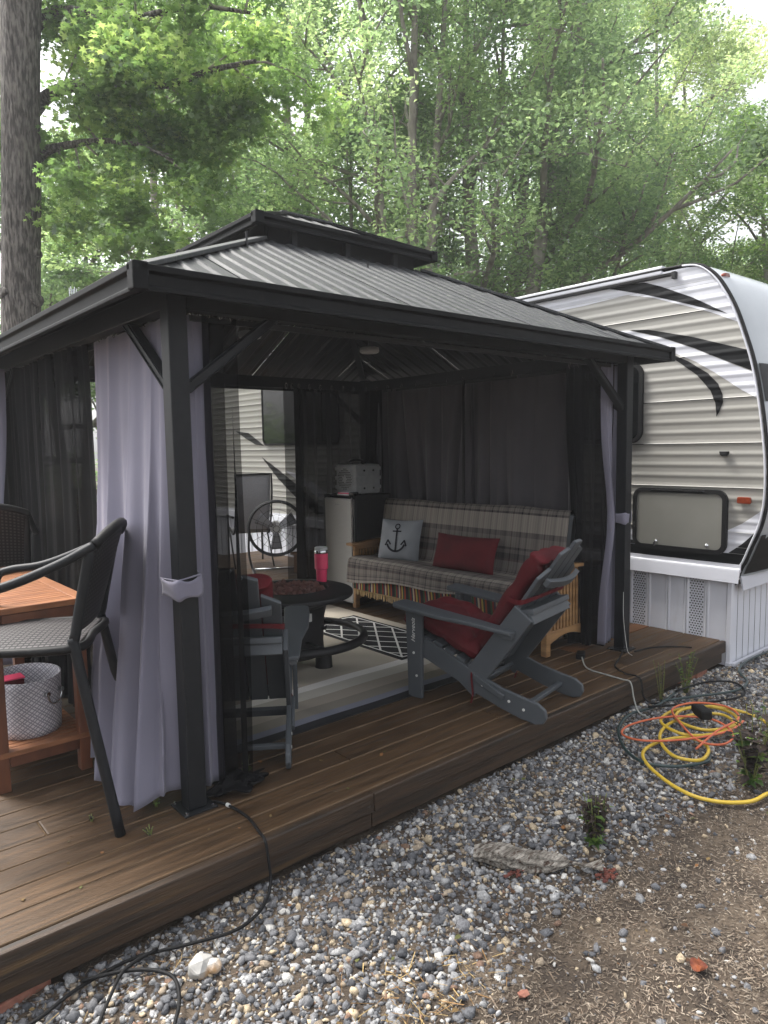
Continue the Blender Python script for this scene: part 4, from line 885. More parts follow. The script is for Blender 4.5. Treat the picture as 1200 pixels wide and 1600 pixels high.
# ================================================================== FUTON
FX, FYa, FYb = 4.06, 2.98, 5.17
fu = thing('futon', 'oak framed futon sofa with slatted arms along the right curtain', 'futon', (0, 0, 0))
for yy, lab in ((FYa, 0), (FYb, 1)):
    for x in (FX, 4.55): MB().bb((x, yy, DZ+.01), (x+.05, yy+.05, DZ+.62)).build('arm_post', 'oak', fu, bevel=.004)
    q = MB()
    n = 12; pts = [(FX-.05+.73*k/n, DZ+.645+.010*math.cos(math.pi*(k/n-.5)*2.2)) for k in range(n+1)]
    q.prism(pts+[(a, b-.025) for a, b in pts[::-1]], .095, (0, yy-.025, 0), (1, 0, 0), (0, 0, 1), (0, 1, 0)); q.build('arm_top', 'oak', fu, bevel=.004)
    q = MB(); pts = [(FX+.05+.45*k/n, DZ+.09+.05*math.sin(math.pi*k/n)) for k in range(n+1)]
    q.prism(pts+[(a, DZ+.185) for a, b in pts[::-1]], .03, (0, yy+.01, 0), (1, 0, 0), (0, 0, 1), (0, 1, 0)); q.build('lower_rail', 'oak', fu, bevel=.003)
    MB().bb((FX+.05, yy+.01, DZ+.57), (4.55, yy+.04, DZ+.627)).build('upper_rail', 'oak', fu, bevel=.003)
    for k in range(11): x = FX+.068+k*.0395; MB().bb((x, yy+.014, DZ+.186), (x+.022, yy+.034, DZ+.569)).build('slat', 'oak', fu, bevel=.002)
MB().bb((FX+.01, FYa+.051, DZ+.19), (FX+.035, FYb-.001, DZ+.29)).build('front_rail', 'dkoak', fu, bevel=.004)
MB().bb((4.56, FYa+.051, DZ+.19), (4.585, FYb-.001, DZ+.29)).build('rear_rail', 'dkoak', fu, bevel=.004)
def mattress(pts, name):
    q = MB(); P = smoothpath(pts, 5, True); k = len(P); n = 24
    for a in range(n+1):
        yy = FYa+.06+(FYb-FYa-.07)*a/n; e = .92 if a in (0, n) else 1
        c_ = sum(P, Vector())/k
        for p in P: pp = c_+(p-c_)*e; q.v.append(V(pp.x, yy, pp.z))
    for a in range(n):
        for j in range(k): q.f.append([a*k+j, a*k+(j+1) % k, (a+1)*k+(j+1) % k, (a+1)*k+j])
    q.f.append(list(range(k))); q.f.append(list(range(n*k, n*k+k))[::-1]); q.build(name, 'grayc', fu, True)
mattress([(FX-.03, 0, DZ+.30), (FX-.045, 0, DZ+.40), (FX-.02, 0, DZ+.505), (4.38, 0, DZ+.48), (4.42, 0, DZ+.40), (4.38, 0, DZ+.29)], 'seat_mattress')
mattress([(4.36, 0, DZ+.42), (4.41, 0, DZ+.70), (4.46, 0, DZ+.98), (4.50, 0, DZ+1.01), (4.54, 0, DZ+.98), (4.55, 0, DZ+.70), (4.52, 0, DZ+.42)], 'back_mattress')
def drape(prof_, y0, y1, mt, name, us, vs, nz_, parent, seed=0, hem=None):
    P = smoothpath([V(a, 0, b) for a, b in prof_], 9); n = len(P)-1
    def fn(u, v_):
        k = v_*n; i = min(int(k), n-1); p = P[i].lerp(P[i+1], k-i); t = (P[i+1]-P[i]).normalized(); nn = V(-t.z, 0, t.x)
        d = nz_*(math.sin(11*u+3*v_+seed)+.6*math.sin(23*u-7*v_+seed)+.5*math.sin(5*u+13*v_))
        p = p+nn*d*(.35+.65*abs(v_-.5)*2)
        zz = p.z+(hem(u)*max(0, v_-.82)/.18 if hem else 0)-.028*math.exp(-((u-.55)/.2)**2)*max(0, 1-v_*4)
        return (p.x, y0+(y1-y0)*u+.012*math.sin(7*v_+seed), zz)
    return MB().grid(fn, 90, 90, us, vs).build(name, mt, parent, True, solid=.006)
th = thing('plaid_throw', 'brown and grey plaid throw draped over the futon back and seat', 'blanket')
drape([(4.575, DZ+.80), (4.57, DZ+.98), (4.51, DZ+1.03), (4.45, DZ+1.0), (4.395, DZ+.76), (4.345, DZ+.55), (4.28, DZ+.505), (4.12, DZ+.517), (4.03, DZ+.518), (3.985, DZ+.49), (3.975, DZ+.42), (3.97, DZ+.355)], FYa+.08, FYb-.0, 'plaid', 'cloth', 2.1, 1.9, .006, th, 1, lambda u: .03*math.sin(5*u)+.02*math.sin(11*u)-.03*u)
sb = thing('striped_blanket', 'multicoloured striped blanket hanging under the plaid throw', 'blanket')
drape([(4.15, DZ+.506), (4.03, DZ+.508), (3.998, DZ+.48), (3.992, DZ+.38), (3.99, DZ+.225)], FYa+.3, FYb-.06, 'serape', 'cloth', 2, 1, .004, sb, 4)
q = MB()
for k in range(120):
    yy = FYa+.32+(FYb-FYa-.4)*k/120; q.tube([(3.99, yy, DZ+.226), (3.988+rg.uniform(-.006, .006), yy+rg.uniform(-.006, .006), DZ+.16+rg.uniform(0, .02))], .0035, 4)
q.build('fringe', 'dry', sb)
def pillow(name, label, c_, w_, h, t_, R_, mt, group=None):
    p = thing(name, label, 'pillow', c_, 0, group); p.rotation_euler = R_.to_euler()
    def dep(u, v_): a, b = 2*u-1, 2*v_-1; return t_*.5*(max(0, 1-a**4)**.6)*(max(0, 1-b**4)**.6)*(1+.05*math.sin(9*u+4*v_))
    def fn(sg): return lambda u, v_: ((u-.5)*w_*(1-.06*(1-(2*v_-1)**2)), sg*dep(u, v_), (v_-.5)*h*(1-.08*(1-(2*u-1)**2)))
    q = MB().grid(fn(-1), 28, 28); q.grid(fn(1), 28, 28); q.build('cover', mt, p, True); return p, dep
def face_rot(dirx, diry, back):       # pillow front (-Y local) turned to look along (dirx,diry), leaning back
    return Matrix.Rotation(math.atan2(diry, dirx)+math.pi/2, 3, 'Z') @ Matrix.Rotation(-back, 3, 'X')
pillow('red_pillow', 'dark red lumbar pillow lying on the plaid futon', (4.235, 3.93, DZ+.645), .66, .31, .15, face_rot(-1, -.05, .30), 'red')
ap, dep = pillow('anchor_pillow', 'grey square pillow printed with a dark anchor on the futon', (4.25, 4.74, DZ+.68), .42, .40, .15, face_rot(-.93, -.36, .30), 'grayc')
def ribbon(q, pts, wd):
    for a, b in zip(pts[:-1], pts[1:]):
        a, b = Vector((a[0], a[1])), Vector((b[0], b[1])); d = (b-a).normalized(); n_ = Vector((-d.y, d.x))*wd/2; i = len(q.v)
        for p in (a-n_-d*wd*.2, b-n_+d*wd*.2, b+n_+d*wd*.2, a+n_-d*wd*.2): q.v.append(V(p.x, -dep(p.x/.42+.5, p.y/.40+.5)-.006, p.y))
        q.f.append([i, i+1, i+2, i+3])
q = MB(); cir = lambda cx, cy, r, a0, a1, n: [(cx+r*math.cos(math.radians(a0+(a1-a0)*k/n)), cy+r*math.sin(math.radians(a0+(a1-a0)*k/n))) for k in range(n+1)]
ribbon(q, cir(0, .115, .022, 0, 360, 16), .010); ribbon(q, [(0, .093), (0, .03), (0, -.03), (0, -.10)], .016); ribbon(q, [(-.042, .07), (.042, .07)], .012)
ribbon(q, cir(0, -.02, .092, 200, 340, 18), .018); ribbon(q, [(-.105, -.06), (-.085, -.012), (-.055, -.05)], .014); ribbon(q, [(.105, -.06), (.085, -.012), (.055, -.05)], .014)
q.build('anchor_print', 'anch', ap, solid=.0012)

# ================================================================== FRIDGE, SPEAKER, PAPERS
X0, Y0, FW, FD, FH = 4.056, 5.20, .47, .49, 1.085
fr = thing('mini_fridge', 'black mini fridge with a grey door in the back corner', 'fridge', (X0, Y0, DZ))
MB().bb((.045, 0, .03), (FD, FW, FH-.006)).build('cabinet', 'black', fr, bevel=.006)
dr = MB().bb((0, .004, .05), (.042, FW-.004, FH-.035)).build('door', 'steel', fr, bevel=.012)
MB().bb((-.001, .0, .05), (.03, .014, FH-.035)).build('door_edge', 'chrome', dr, bevel=.003)
MB().bb((-.004, .03, FH-.034), (.05, FW-.03, FH-.004)).build('top_handle', 'gloss', fr, bevel=.008)
MB().bb((-.0016, .19, FH-.10), (.0, .26, FH-.092)).build('badge', 'gray', dr)
for a in (.07, .42):
    for b in (.04, .42): MB().lathe([(.016, 0), (.016, .031)], 10, (a, b, 0)).build('foot', 'rubber', fr)
sp = thing('speaker', 'rugged grey portable speaker with round grille on the fridge', 'speaker', (4.30, 5.40, DZ+FH-.005), .06)
w_, d_, h_ = .19, .26, .29
MB().bb((-.16, -.15, .008), (.16, .15, h_)).build('body', 'gray', sp, bevel=.018)
for zz in (.05, .14, .23): MB().bb((-.165, -.154, zz), (.165, .154, zz+.035)).build('rib', 'gray', sp, bevel=.004)
MB().tube([(-.1665, 0, .15), (-.172, 0, .15)], .112, 40).build('grille_plate', 'gray', sp, 40)
q = MB()
for i in range(-5, 6):
    for j in range(-6, 7):
        yy, zz = i*.0185+(.009 if j % 2 else 0), j*.016
        if .032 < math.hypot(yy, zz) < .10: q.prism(ring(.013, .010, .004, 2), .0012, (-.1722, yy, .15+zz), (0, 1, 0), (0, 0, 1), (-1, 0, 0))
q.build('grille_holes', 'rubber', sp)
for yy in (-.06, .06):
    for zz in (.06, .23): MB().tube([(yy, -.1545, zz), (yy, -.160, zz)], .010, 10).build('bolt', 'rubber', sp)
MB().tube(smoothpath([(-.02, -.10, h_), (-.02, -.09, h_+.03), (-.02, 0, h_+.045), (-.02, .09, h_+.03), (-.02, .10, h_)], 5), .014, 8).build('handle', 'rubber', sp, True)
for k in range(4): MB().bb((-.15+.02*(k % 2), -.13+.26*(k//2)-.015, 0), (-.12+.02*(k % 2), -.10+.26*(k//2)-.015, .012)).build('foot', 'rubber', sp)
for k, (lab, mt, a, b) in enumerate((('white notepad lying flat on the fridge top', 'paper', 0, .012), ('pink edged booklet on the white notepad', 'pink', .012, .010), ('white folded leaflet on top of the pink booklet', 'paper', .022, .007))):
    t = thing(('notepad', 'booklet', 'leaflet')[k], lab, 'paper', (4.13+.012*k, 5.34+.015*k, DZ+FH-.006+a+.0006*k), .12*k)
    MB().bb((-.07, -.09, 0), (.06-.02*k, .09-.02*k, b)).build('sheets', mt, t, bevel=.001)
t = thing('phone', 'flat black device lying in front of the speaker on the fridge', 'device', (4.10, 5.235, DZ+FH-.005), .3); MB().bb((-.03, -.028, 0), (.06, .028, .03)).build('case', 'gloss', t, bevel=.006); MB().bb((-.02, -.02, .030), (.05, .02, .032)).build('screen', 'glass', t)

# ================================================================== BEHIND THE GAZEBO
fn_ = thing('drum_fan', 'large black drum fan on a stand behind the gazebo', 'fan', (4.60, 7.42, DZ), math.radians(-30))
RF = .335; zc = .555
MB().tube([(RF*math.cos(a), .0, zc+RF*math.sin(a)) for a in np.linspace(0, 2*math.pi, 48, endpoint=False)], .020, 8, True).build('drum', 'black', fn_, True)
MB().grid(lambda u, v_: (RF*math.cos(6.2832*u), -.06+.20*v_, zc+RF*math.sin(6.2832*u)), 48, 3).build('drum_shell', 'black', fn_, True, solid=.006)
for k in range(14): q = MB(); a = k*math.pi*2/14; q.tube([(.05*math.cos(a), -.075, zc+.05*math.sin(a)), (RF*math.cos(a), -.06, zc+RF*math.sin(a))], .0025, 5); q.build('guard_wire', 'bolt' if k == 3 else 'dmetal', fn_)
for r in (.1, .17, .24): MB().tube([(r*math.cos(a), -.07, zc+r*math.sin(a)) for a in np.linspace(0, 2*math.pi, 36, endpoint=False)], .0022, 5, True).build('guard_ring', 'dmetal', fn_)
MB().tube([(.04*math.cos(a), -.085, zc+.04*math.sin(a)) for a in np.linspace(0, 2*math.pi, 24, endpoint=False)], .006, 6, True).build('badge_ring', 'chrome', fn_)
for k in range(3):
    a = k*2.094+.5; u = V(math.cos(a), 0, math.sin(a)); v_ = V(-math.sin(a), 0, math.cos(a)); q = MB()
    q.grid(lambda s, t: V(0, 0, zc)+u*(.05+.21*s)+v_*(t-.5)*(.07+.08*s)+V(0, .05*(t-.5), 0), 6, 6); q.build('blade', 'sling', fn_, True, solid=.003)
MB().tube([(0, .01, zc), (0, .16, zc)], .075, 20).build('motor', 'steel', fn_, 40)
for s in (-1, 1): MB().tube(smoothpath([(s*.33, 0, zc), (s*.34, 0, .25), (s*.30, 0, .05), (s*.28, -.18, .02), (s*.28, .2, .02)], 4), .014, 8).build('stand', 'black', fn_, True)
MB().tube([(-.28, .2, .02), (.28, .2, .02)], .014, 8).build('stand_bar', 'chrome', fn_, True)
stp = thing('wooden_step', 'brown wooden step box beside the drum fan', 'step', (5.05, 7.0, DZ))
MB().bb((-.30, -.28, 0), (.28, .28, .22)).build('box', 'carton', stp, bevel=.008); MB().bb((-.33, -.31, .221), (.29, .31, .255)).build('tread', 'carton', stp, bevel=.006)
lc = thing('lawn_chair', 'grey sling folding lawn chair standing near the trailer behind the gazebo', 'lawn chair', (4.72, 8.30, DZ), math.radians(-20))
MB().grid(lambda u, v_: ((u-.5)*.44, -.22-.22*v_-.06*math.sin(3.1*v_), .44+.78*v_), 8, 12).build('back_sling', 'sling', lc, True, solid=.004)
MB().grid(lambda u, v_: ((u-.5)*.44, .26-.48*v_, .46-.02*v_-.02*math.sin(3.14*v_)), 8, 8).build('seat_sling', 'sling', lc, True, solid=.004)
for s in (-1, 1):
    MB().tube(smoothpath([(s*.23, .30, .0), (s*.23, .27, .46), (s*.23, -.22, .44), (s*.23, -.45, .9), (s*.23, -.46, 1.22)], 5), .012, 8).build('side_frame', 'black', lc, True)
    MB().tube(smoothpath([(s*.25, .24, .64), (s*.25, -.30, .66)], 3), .016, 8).build('arm', 'black', lc, True); MB().tube([(s*.25, -.38, 0), (s*.25, .24, .64)], .011, 8).build('leg', 'black', lc, True)
MB().tube([(-.23, -.455, 1.215), (.23, -.455, 1.215)], .012, 8).build('top_bar', 'black', lc, True)
rk = thing('storage_rack', 'black storage rack seen through the gap beside the lavender curtain', 'rack', (2.25, 5.38, DZ))
for a in (-.3, .3):
    for b in (-.13, .13): MB().bb((a-.01, b-.01, 0), (a+.01, b+.01, 1.72)).build('upright', 'black', rk)
for zz in (.2, .55, .9, 1.25, 1.62): MB().bb((-.3, -.13, zz), (.3, .13, zz+.015)).build('shelf', 'black', rk); MB().bb((-.3, -.145, zz-.002), (.3, -.1402, zz+.008)).build('shelf_edge', 'steel', rk)
jg = thing('plastic_jug', 'cloudy white plastic jug on the top shelf of the rack', 'jug', (2.08, 5.38, DZ+1.636)); MB().lathe([(0, 0), (.06, 0), (.062, .13), (.05, .17), (.022, .19), (.022, .205)], 20).build('body', 'jug', jg, 40); MB().lathe([(.025, .2055), (.025, .225), (0, .227)], 16).build('cap', 'rubber', jg)
jg2 = thing('plastic_bin', 'grey translucent bin on the middle shelf of the rack', 'bin', (2.12, 5.38, DZ+1.266)); MB().bb((-.11, -.11, 0), (.11, .11, .20)).build('tub', 'gray', jg2, bevel=.01); MB().bb((-.118, -.118, .201), (.118, .118, .216)).build('lid', 'jug', jg2, bevel=.004)
bx = thing('lantern_box', 'small tan wooden lantern box hanging at the far left post', 'lantern', (1.10, 5.50, 2.02)); MB().bb((-.075, -.075, 0), (.075, .075, .27)).build('case', 'tan', bx, bevel=.006)
for k in range(3): MB().bb((-.045+.03*k, -.078, .14), (-.03+.03*k, -.0752, .22)).build('slot', 'rubber', bx)
MB().tube([(0, 0, .27), (0, 0, .40)], .004, 6).build('hanger', 'black', bx)
# ================================================================== BAR CHAIRS, CART, BASKET
def bar_chair(label, loc, heading):
    c = thing('bar_chair', label, 'chair', (loc[0], loc[1], DZ), heading-math.pi/2, 'woven bar chairs')
    zs = .77
    q = MB(); q.grid(lambda u, v_: ((u-.5)*.48*(1-.06*(2*v_-1)**2), (v_-.5)*.46, zs+.012*math.cos(math.pi*(u-.5))*math.cos(math.pi*(v_-.5))), 24, 24, 17, 22); q.build('seat_weave', 'weave', c, True, solid=.012)
    MB().tube(smoothpath([(-.24, -.22, zs-.006), (-.245, .1, zs-.006), (-.2, .235, zs-.01), (0, .25, zs-.012), (.2, .235, zs-.01), (.245, .1, zs-.006), (.24, -.22, zs-.006), (0, -.235, zs-.006)], 6, True), .018, 8, True).build('seat_rim', 'weave2', c, True)
    def bf(u, v_):
        a = (u-.5)*2; wv = .235+.02*v_; return (a*wv, -.215-.10*v_-.05*(1-a*a)*(.4+.6*v_), zs+.05+.37*v_+.04*v_*(1-a*a)-(.02*(a*a))*v_)
    MB().grid(bf, 24, 20, 24, 20).build('back_weave', 'weave2', c, True, solid=.012)
    tp = [V(*bf(k/16, 1))+V(0, 0, .0) for k in range(17)]
    MB().tube(tp, .021, 10).build('back_rim', 'weave2', c, True)
    for s in (-1, 1):
        MB().tube(smoothpath([bf(.0 if s < 0 else 1, 1), (s*.27, -.18, zs+.33), (s*.285, .02, zs+.255), (s*.285, .17, zs+.235), (s*.275, .225, zs+.20), (s*.265, .235, zs+.05), (s*.262, .235, zs-.02)], 6), .0185, 10).build('arm', 'dmetal', c, True)
        MB().tube([(s*.255, .225, zs-.01), (s*.275, .29, 0)], .021, 10).build('front_leg', 'dmetal', c, True)
        MB().tube(smoothpath([(s*.245, -.30, zs+.40), (s*.24, -.225, zs+.05), (s*.245, -.225, zs-.03), (s*.275, -.36, 0)], 6), .021, 10).build('rear_leg', 'dmetal', c, True)
    return c
hd = math.atan2(.508, -.862)
bar_chair('black woven bar chair in front of the orange wooden cart', (.76, 3.16), hd)
bar_chair('black woven bar chair beyond the cart, cut by the left edge', (.95, 4.98), math.radians(75))
ct = thing('serving_cart', 'orange brown slatted wooden cart with a lower shelf', 'cart', (0, 0, DZ))
x0, x1, y0, y1, zt = .62, 1.075, 3.42, 4.72, .845
for x in (x0+.02, x1-.075):
    for yy in (y0+.02, y1-.08): MB().bb((x, yy, 0), (x+.055, yy+.055, zt-.03)).build('leg', 'darkacacia', ct, bevel=.004)
for yy in (y0+.005, y1-.03): MB().bb((x0+.077, yy+.0, zt-.11), (x1-.077, yy+.025, zt-.03)).build('apron', 'darkacacia', ct, bevel=.003)
for x in (x0+.005, x1-.03): MB().bb((x, y0+.077, zt-.11), (x+.025, y1-.082, zt-.03)).build('apron', 'darkacacia', ct, bevel=.003)
for x in (x0, x1-.06): MB().bb((x, y0, zt-.028), (x+.06, y1, zt)).build('top_border', 'acacia', ct, bevel=.003)
for yy in (y0, y1-.06): MB().bb((x0+.061, yy, zt-.028), (x1-.061, yy+.06, zt)).build('top_border', 'acacia', ct, bevel=.003)
yy = y0+.066
while yy < y1-.11: MB().bb((x0+.062, yy, zt-.026), (x1-.062, yy+.038, zt-.001)).build('top_slat', 'acacia', ct, bevel=.002); yy += .046
zs_ = .185
for x in (x0+.02, x1-.075): MB().bb((x+.006, y0+.077, zs_-.07), (x+.03, y1-.082, zs_-.025)).build('shelf_rail', 'darkacacia', ct, bevel=.003)
for yy in (y0+.02, y1-.08): MB().bb((x0+.077, yy+.004, zs_-.075), (x1-.077, yy+.03, zs_-.025)).build('shelf_rail', 'darkacacia', ct, bevel=.003)
MB().bb((x0+.02, y0+.012, zs_-.024), (x1-.02, y0+.07, zs_)).build('shelf_border', 'acacia', ct, bevel=.003)
yy = y0+.078
while yy < y1-.1: MB().bb((x0+.03, yy, zs_-.022), (x1-.03, yy+.036, zs_-.001)).build('shelf_slat', 'acacia', ct, bevel=.002); yy += .044
bk = thing('storage_basket', 'pale oval basket with diamond print on the cart shelf', 'basket', (.84, 3.70, DZ+zs_))
def bkf(u, v_): a = 2*math.pi*u; k = 1+.06*v_; return (.145*k*math.cos(a), .17*k*math.sin(a), .002+.27*v_)
MB().grid(bkf, 48, 8, 22, 7).build('wall', 'diam', bk, True, solid=.006)
MB().lathe([(0, .004), (.145, .004)], 32).build('base', 'paper', bk)
for an_ in (-1.0, 2.14):
    c0 = V(.152*math.cos(an_), .179*math.sin(an_), .20); tt = V(-math.sin(an_), math.cos(an_), 0); oo = V(math.cos(an_), math.sin(an_), 0)
    MB().tube([c0+tt*.045*math.cos(a)+V(0, 0, .055*math.sin(a))+oo*.012 for a in np.linspace(math.pi, 2*math.pi, 14)], .005, 8).build('handle', 'chrome', bk, True)
    for s in (-1, 1): MB().tube([c0+tt*.045*s-oo*.004, c0+tt*.045*s+oo*.016], .012, 10).build('rivet', 'chrome', bk)
t = thing('red_pouch', 'small red pouch poking from the pale basket', 'pouch', (.76, 3.62, DZ+zs_+.22)); MB().bb((-.05, -.04, 0), (.05, .04, .065)).build('fold', 'red', t, bevel=.012); MB().bb((-.05, -.042, .066), (.05, .042, .072)).build('zip', 'pink', t)
# PART3
# ================================================================== CORDS, SMALL THINGS ON THE GROUND
def cord(name, label, cat, pts, r, mt, n=8, smooth=7):
    t = thing(name, label, cat); MB().tube(smoothpath(pts, smooth), r, n).build('jacket', mt, t, True); return t
pc = cord('electric_cable', 'black power cable running from the post over the deck edge into gravel', 'cord', [(1.33, 2.72, DZ+.008), (1.358, 2.644, DZ+.009), (1.37, 2.5, DZ+.009), (1.345, 2.36, DZ+.010), (1.335, 2.305, DZ+.006), (1.335, 2.285, DZ-.06), (1.33, 2.265, .06), (1.28, 2.215, .03), (1.20, 2.165, .028), (1.10, 2.15, .026), (.95, 2.20, .024), (.78, 2.262, .022), (.60, 2.25, .02), (.46, 2.20, .022), (.30, 2.2, .02), (.1, 2.22, .02)], .0062, 'rubber')
MB().tube([(1.357, 2.655, DZ+.009), (1.3585, 2.636, DZ+.0095)], .0085, 8).build('white_tag', 'ticket', pc)
cord('looped_cord', 'second black cord looping over the gravel at lower left', 'cord', [(.62, 2.262, .03), (.72, 2.215, .036), (.80, 2.15, .04), (.845, 2.07, .038), (.82, 1.97, .034), (.76, 1.88, .03), (.70, 1.78, .03)], .0062, 'rubber')
cord('looped_cord', 'third black cord crossing the loop at lower left', 'cord', [(.86, 2.235, .034), (.74, 2.20, .046), (.66, 2.12, .04), (.58, 2.02, .03), (.50, 1.92, .03)], .006, 'rubber')
ye = cord('extension_cord', 'thick yellow extension cord coiled on the gravel near the trailer', 'cord', [(3.75, 1.18, .02), (3.56, 1.28, .02), (3.40, 1.31, .02), (3.29, 1.40, .02), (3.245, 1.52, .022), (3.29, 1.68, .024), (3.40, 1.85, .028), (3.53, 1.93, .03), (3.72, 1.92, .034), (3.86, 1.83, .036), (3.80, 1.70, .036), (3.62, 1.66, .036), (3.56, 1.78, .04), (3.70, 1.93, .046), (3.92, 2.0, .045), (4.2, 1.98, .04), (4.33, 1.86, .04), (4.22, 1.74, .045), (4.0, 1.74, .05), (3.85, 1.86, .05), (3.92, 2.04, .052), (4.15, 2.08, .05), (4.38, 1.97, .048), (4.36, 1.80, .05), (4.18, 1.72, .055), (3.98, 1.80, .058), (4.0, 1.98, .06), (4.2, 2.04, .058), (4.42, 1.92, .05), (4.45, 1.70, .04), (4.35, 1.52, .03), (4.6, 1.35, .025), (5.0, 1.2, .02)], .0095, 'yellow', 10)
cord('extension_cord', 'thin orange extension cord looped over the yellow coil', 'cord', [(4.30, 1.70, .075), (4.02, 1.68, .08), (3.75, 1.80, .07), (3.60, 1.98, .05), (3.62, 2.12, .04), (3.78, 2.15, .045), (3.98, 2.02, .075), (4.1, 1.82, .085), (4.02, 1.66, .07), (3.86, 1.64, .06), (3.78, 1.74, .068), (3.92, 1.92, .08), (4.1, 2.06, .08), (4.3, 2.02, .08), (4.38, 1.86, .08), (4.24, 1.72, .085), (3.95, 1.72, .085), (3.70, 1.72, .055)], .0064, 'orange')
sk_ = thing('cord_socket', 'black triple socket block lying on the yellow and orange coil', 'socket', (4.10, 1.88, .085), .9); MB().bb((-.07, -.035, 0), (.05, .035, .06)).build('block', 'rubber', sk_, bevel=.014); MB().bb((.051, -.025, .004), (.085, .025, .05)).build('plug', 'rubber', sk_, bevel=.008)
cord('garden_hose', 'dark green hose looped on the gravel before the cord coil', 'hose', [(4.55, 2.26, .03), (4.2, 2.22, .03), (3.95, 2.26, .03), (3.7, 2.19, .028), (3.48, 2.02, .026), (3.40, 1.86, .025), (3.48, 1.72, .025), (3.66, 1.64, .024), (3.80, 1.70, .024)], .0085, 'green')
cord('garden_hose', 'dark green hose curving toward the trailer skirting', 'hose', [(4.3, 2.24, .032), (4.55, 2.12, .034), (4.85, 2.0, .03), (5.1, 2.02, .03), (5.3, 2.16, .03), (5.6, 2.22, .03), (6.1, 2.2, .03)], .0085, 'green')
cord('garden_hose', 'dark hose loop on the gravel in front of the skirting corner', 'hose', [(4.1, 2.22, .05), (4.5, 2.0, .04), (4.8, 1.92, .035), (5.0, 2.06, .035), (4.85, 2.2, .04), (4.5, 2.24, .05)], .0075, 'rubber')
cord('adapter_cord', 'black cord from the right post over the deck edge to the hose', 'cord', [(4.62, 2.70, DZ+.03), (4.42, 2.62, DZ+.008), (4.25, 2.55, DZ+.008), (4.16, 2.42, DZ+.008), (4.15, 2.31, DZ+.005), (4.155, 2.285, .09), (4.2, 2.25, .04), (4.3, 2.22, .03)], .006, 'rubber')
cord('adapter_cord', 'pale grey cord running beside the black one over the deck edge', 'cord', [(4.20, 2.78, DZ+.03), (4.08, 2.66, DZ+.007), (4.05, 2.5, DZ+.007), (4.04, 2.37, DZ+.007), (4.03, 2.306, DZ+.004), (4.03, 2.28, .10), (4.02, 2.24, .03), (4.0, 2.16, .022)], .005, 'whitecord')
cord('adapter_cord', 'black cord lying along the deck boards behind the right post', 'cord', [(4.66, 2.64, DZ+.008), (4.85, 2.60, DZ+.008), (5.0, 2.48, DZ+.008), (5.05, 2.40, DZ+.008)], .0055, 'rubber')
cord('adapter_cord', 'thin white wire hanging down the right gazebo post', 'cord', [(4.60, 2.70, DZ+.45), (4.585, 2.69, DZ+.3), (4.61, 2.69, DZ+.15), (4.60, 2.66, DZ+.02), (4.56, 2.60, DZ+.006)], .002, 'ticket')
pa = thing('power_adapter', 'small black power adapter on the deck beside the futon end', 'adapter', (4.26, 2.83, DZ), .5); MB().bb((-.045, -.03, 0), (.045, .03, .045)).build('case', 'rubber', pa, bevel=.008); MB().bb((.046, -.012, .01), (.066, .012, .035)).build('plug', 'ticket', pa, bevel=.004)
# weathered log
lg = thing('driftwood', 'weathered grey piece of split log lying across the gravel', 'log', (0, 0, 0))
def logf(u, v_):
    p = V(2.10, 1.905, .025).lerp(V(2.36, 1.56, .02), u); d = V(.26, -.345, 0).normalized(); n_ = V(-d.y, d.x, 0); a = 2*math.pi*v_
    r = .048*(math.sin(math.pi*min(max(u*1.0+.10, 0), 1))**.45)*(1+.16*math.sin(3*a+4*u)+.10*math.sin(7*a-9*u)+.06*math.sin(13*a+20*u))+.004
    return p+n_*r*math.cos(a)*1.1+V(0, 0, r*math.sin(a)*.75+.006*math.sin(9*u))
MB().grid(logf, 60, 40).build('wood', 'log', lg, True)
for k in range(5): MB().board((2.33+.008*k, 1.60-.012*k, .03-.004*k), (2.40+.012*k, 1.50+.01*k-.02, .02), .012, .006).build('splinter', 'log', lg)
def heap(name, label, cat, c_, r, n, mt, sz, seed):
    t = thing(name, label, cat, c_); q = MB(); r_ = random.Random(seed)
    for k in range(n): a = r_.uniform(0, 6.28); d = r*r_.random()**.7; q.blob((d*math.cos(a), d*math.sin(a)*.6, sz*.3), (sz*r_.uniform(.5, 1.5), sz*r_.uniform(.4, 1), sz*r_.uniform(.3, .7)), seed+k)
    q.build('flakes', mt, t); return t
heap('bark_flakes', 'dark red rotten bark clump beside the log end', 'bark', (2.40, 1.47, 0), .06, 34, 'rot', .011, 5)
heap('bark_flakes', 'dark rotten bark scraps under the middle of the log', 'bark', (2.14, 1.72, 0), .05, 18, 'rot', .010, 90)
qs = thing('quartz_stone', 'large white and amber stone half buried in the gravel at lower left', 'stone', (.945, 2.08, 0)); MB().blob((0, 0, .02), (.06, .05, .045), 4).blob((.03, -.03, .02), (.035, .03, .03), 9).build('lump', 'quartz', qs, bevel=.008)
ol = thing('fallen_leaf', 'curled orange dead leaf on the mulch', 'leaf', (2.175, .985, .006), .5); MB().grid(lambda u, v_: ((u-.5)*.065, (v_-.5)*.055*(1-abs(2*u-1)**1.6), .012*math.sin(7*u)*math.sin(5*v_)+.012), 10, 10).build('blade', 'oleaf', ol, True)
bs = thing('brick_chip', 'small red brick chip lying in the mulch', 'stone', (1.66, 1.30, 0)); MB().blob((0, 0, .006), (.022, .017, .01), 77).build('chip', 'brick', bs)
for k, (x, yy, lab) in enumerate(((2.9, 2.02, 'pale tan pebble lying beside the deck edge gravel'), (3.42, 1.62, 'broken tan twig piece near the green plant'))):
    pass
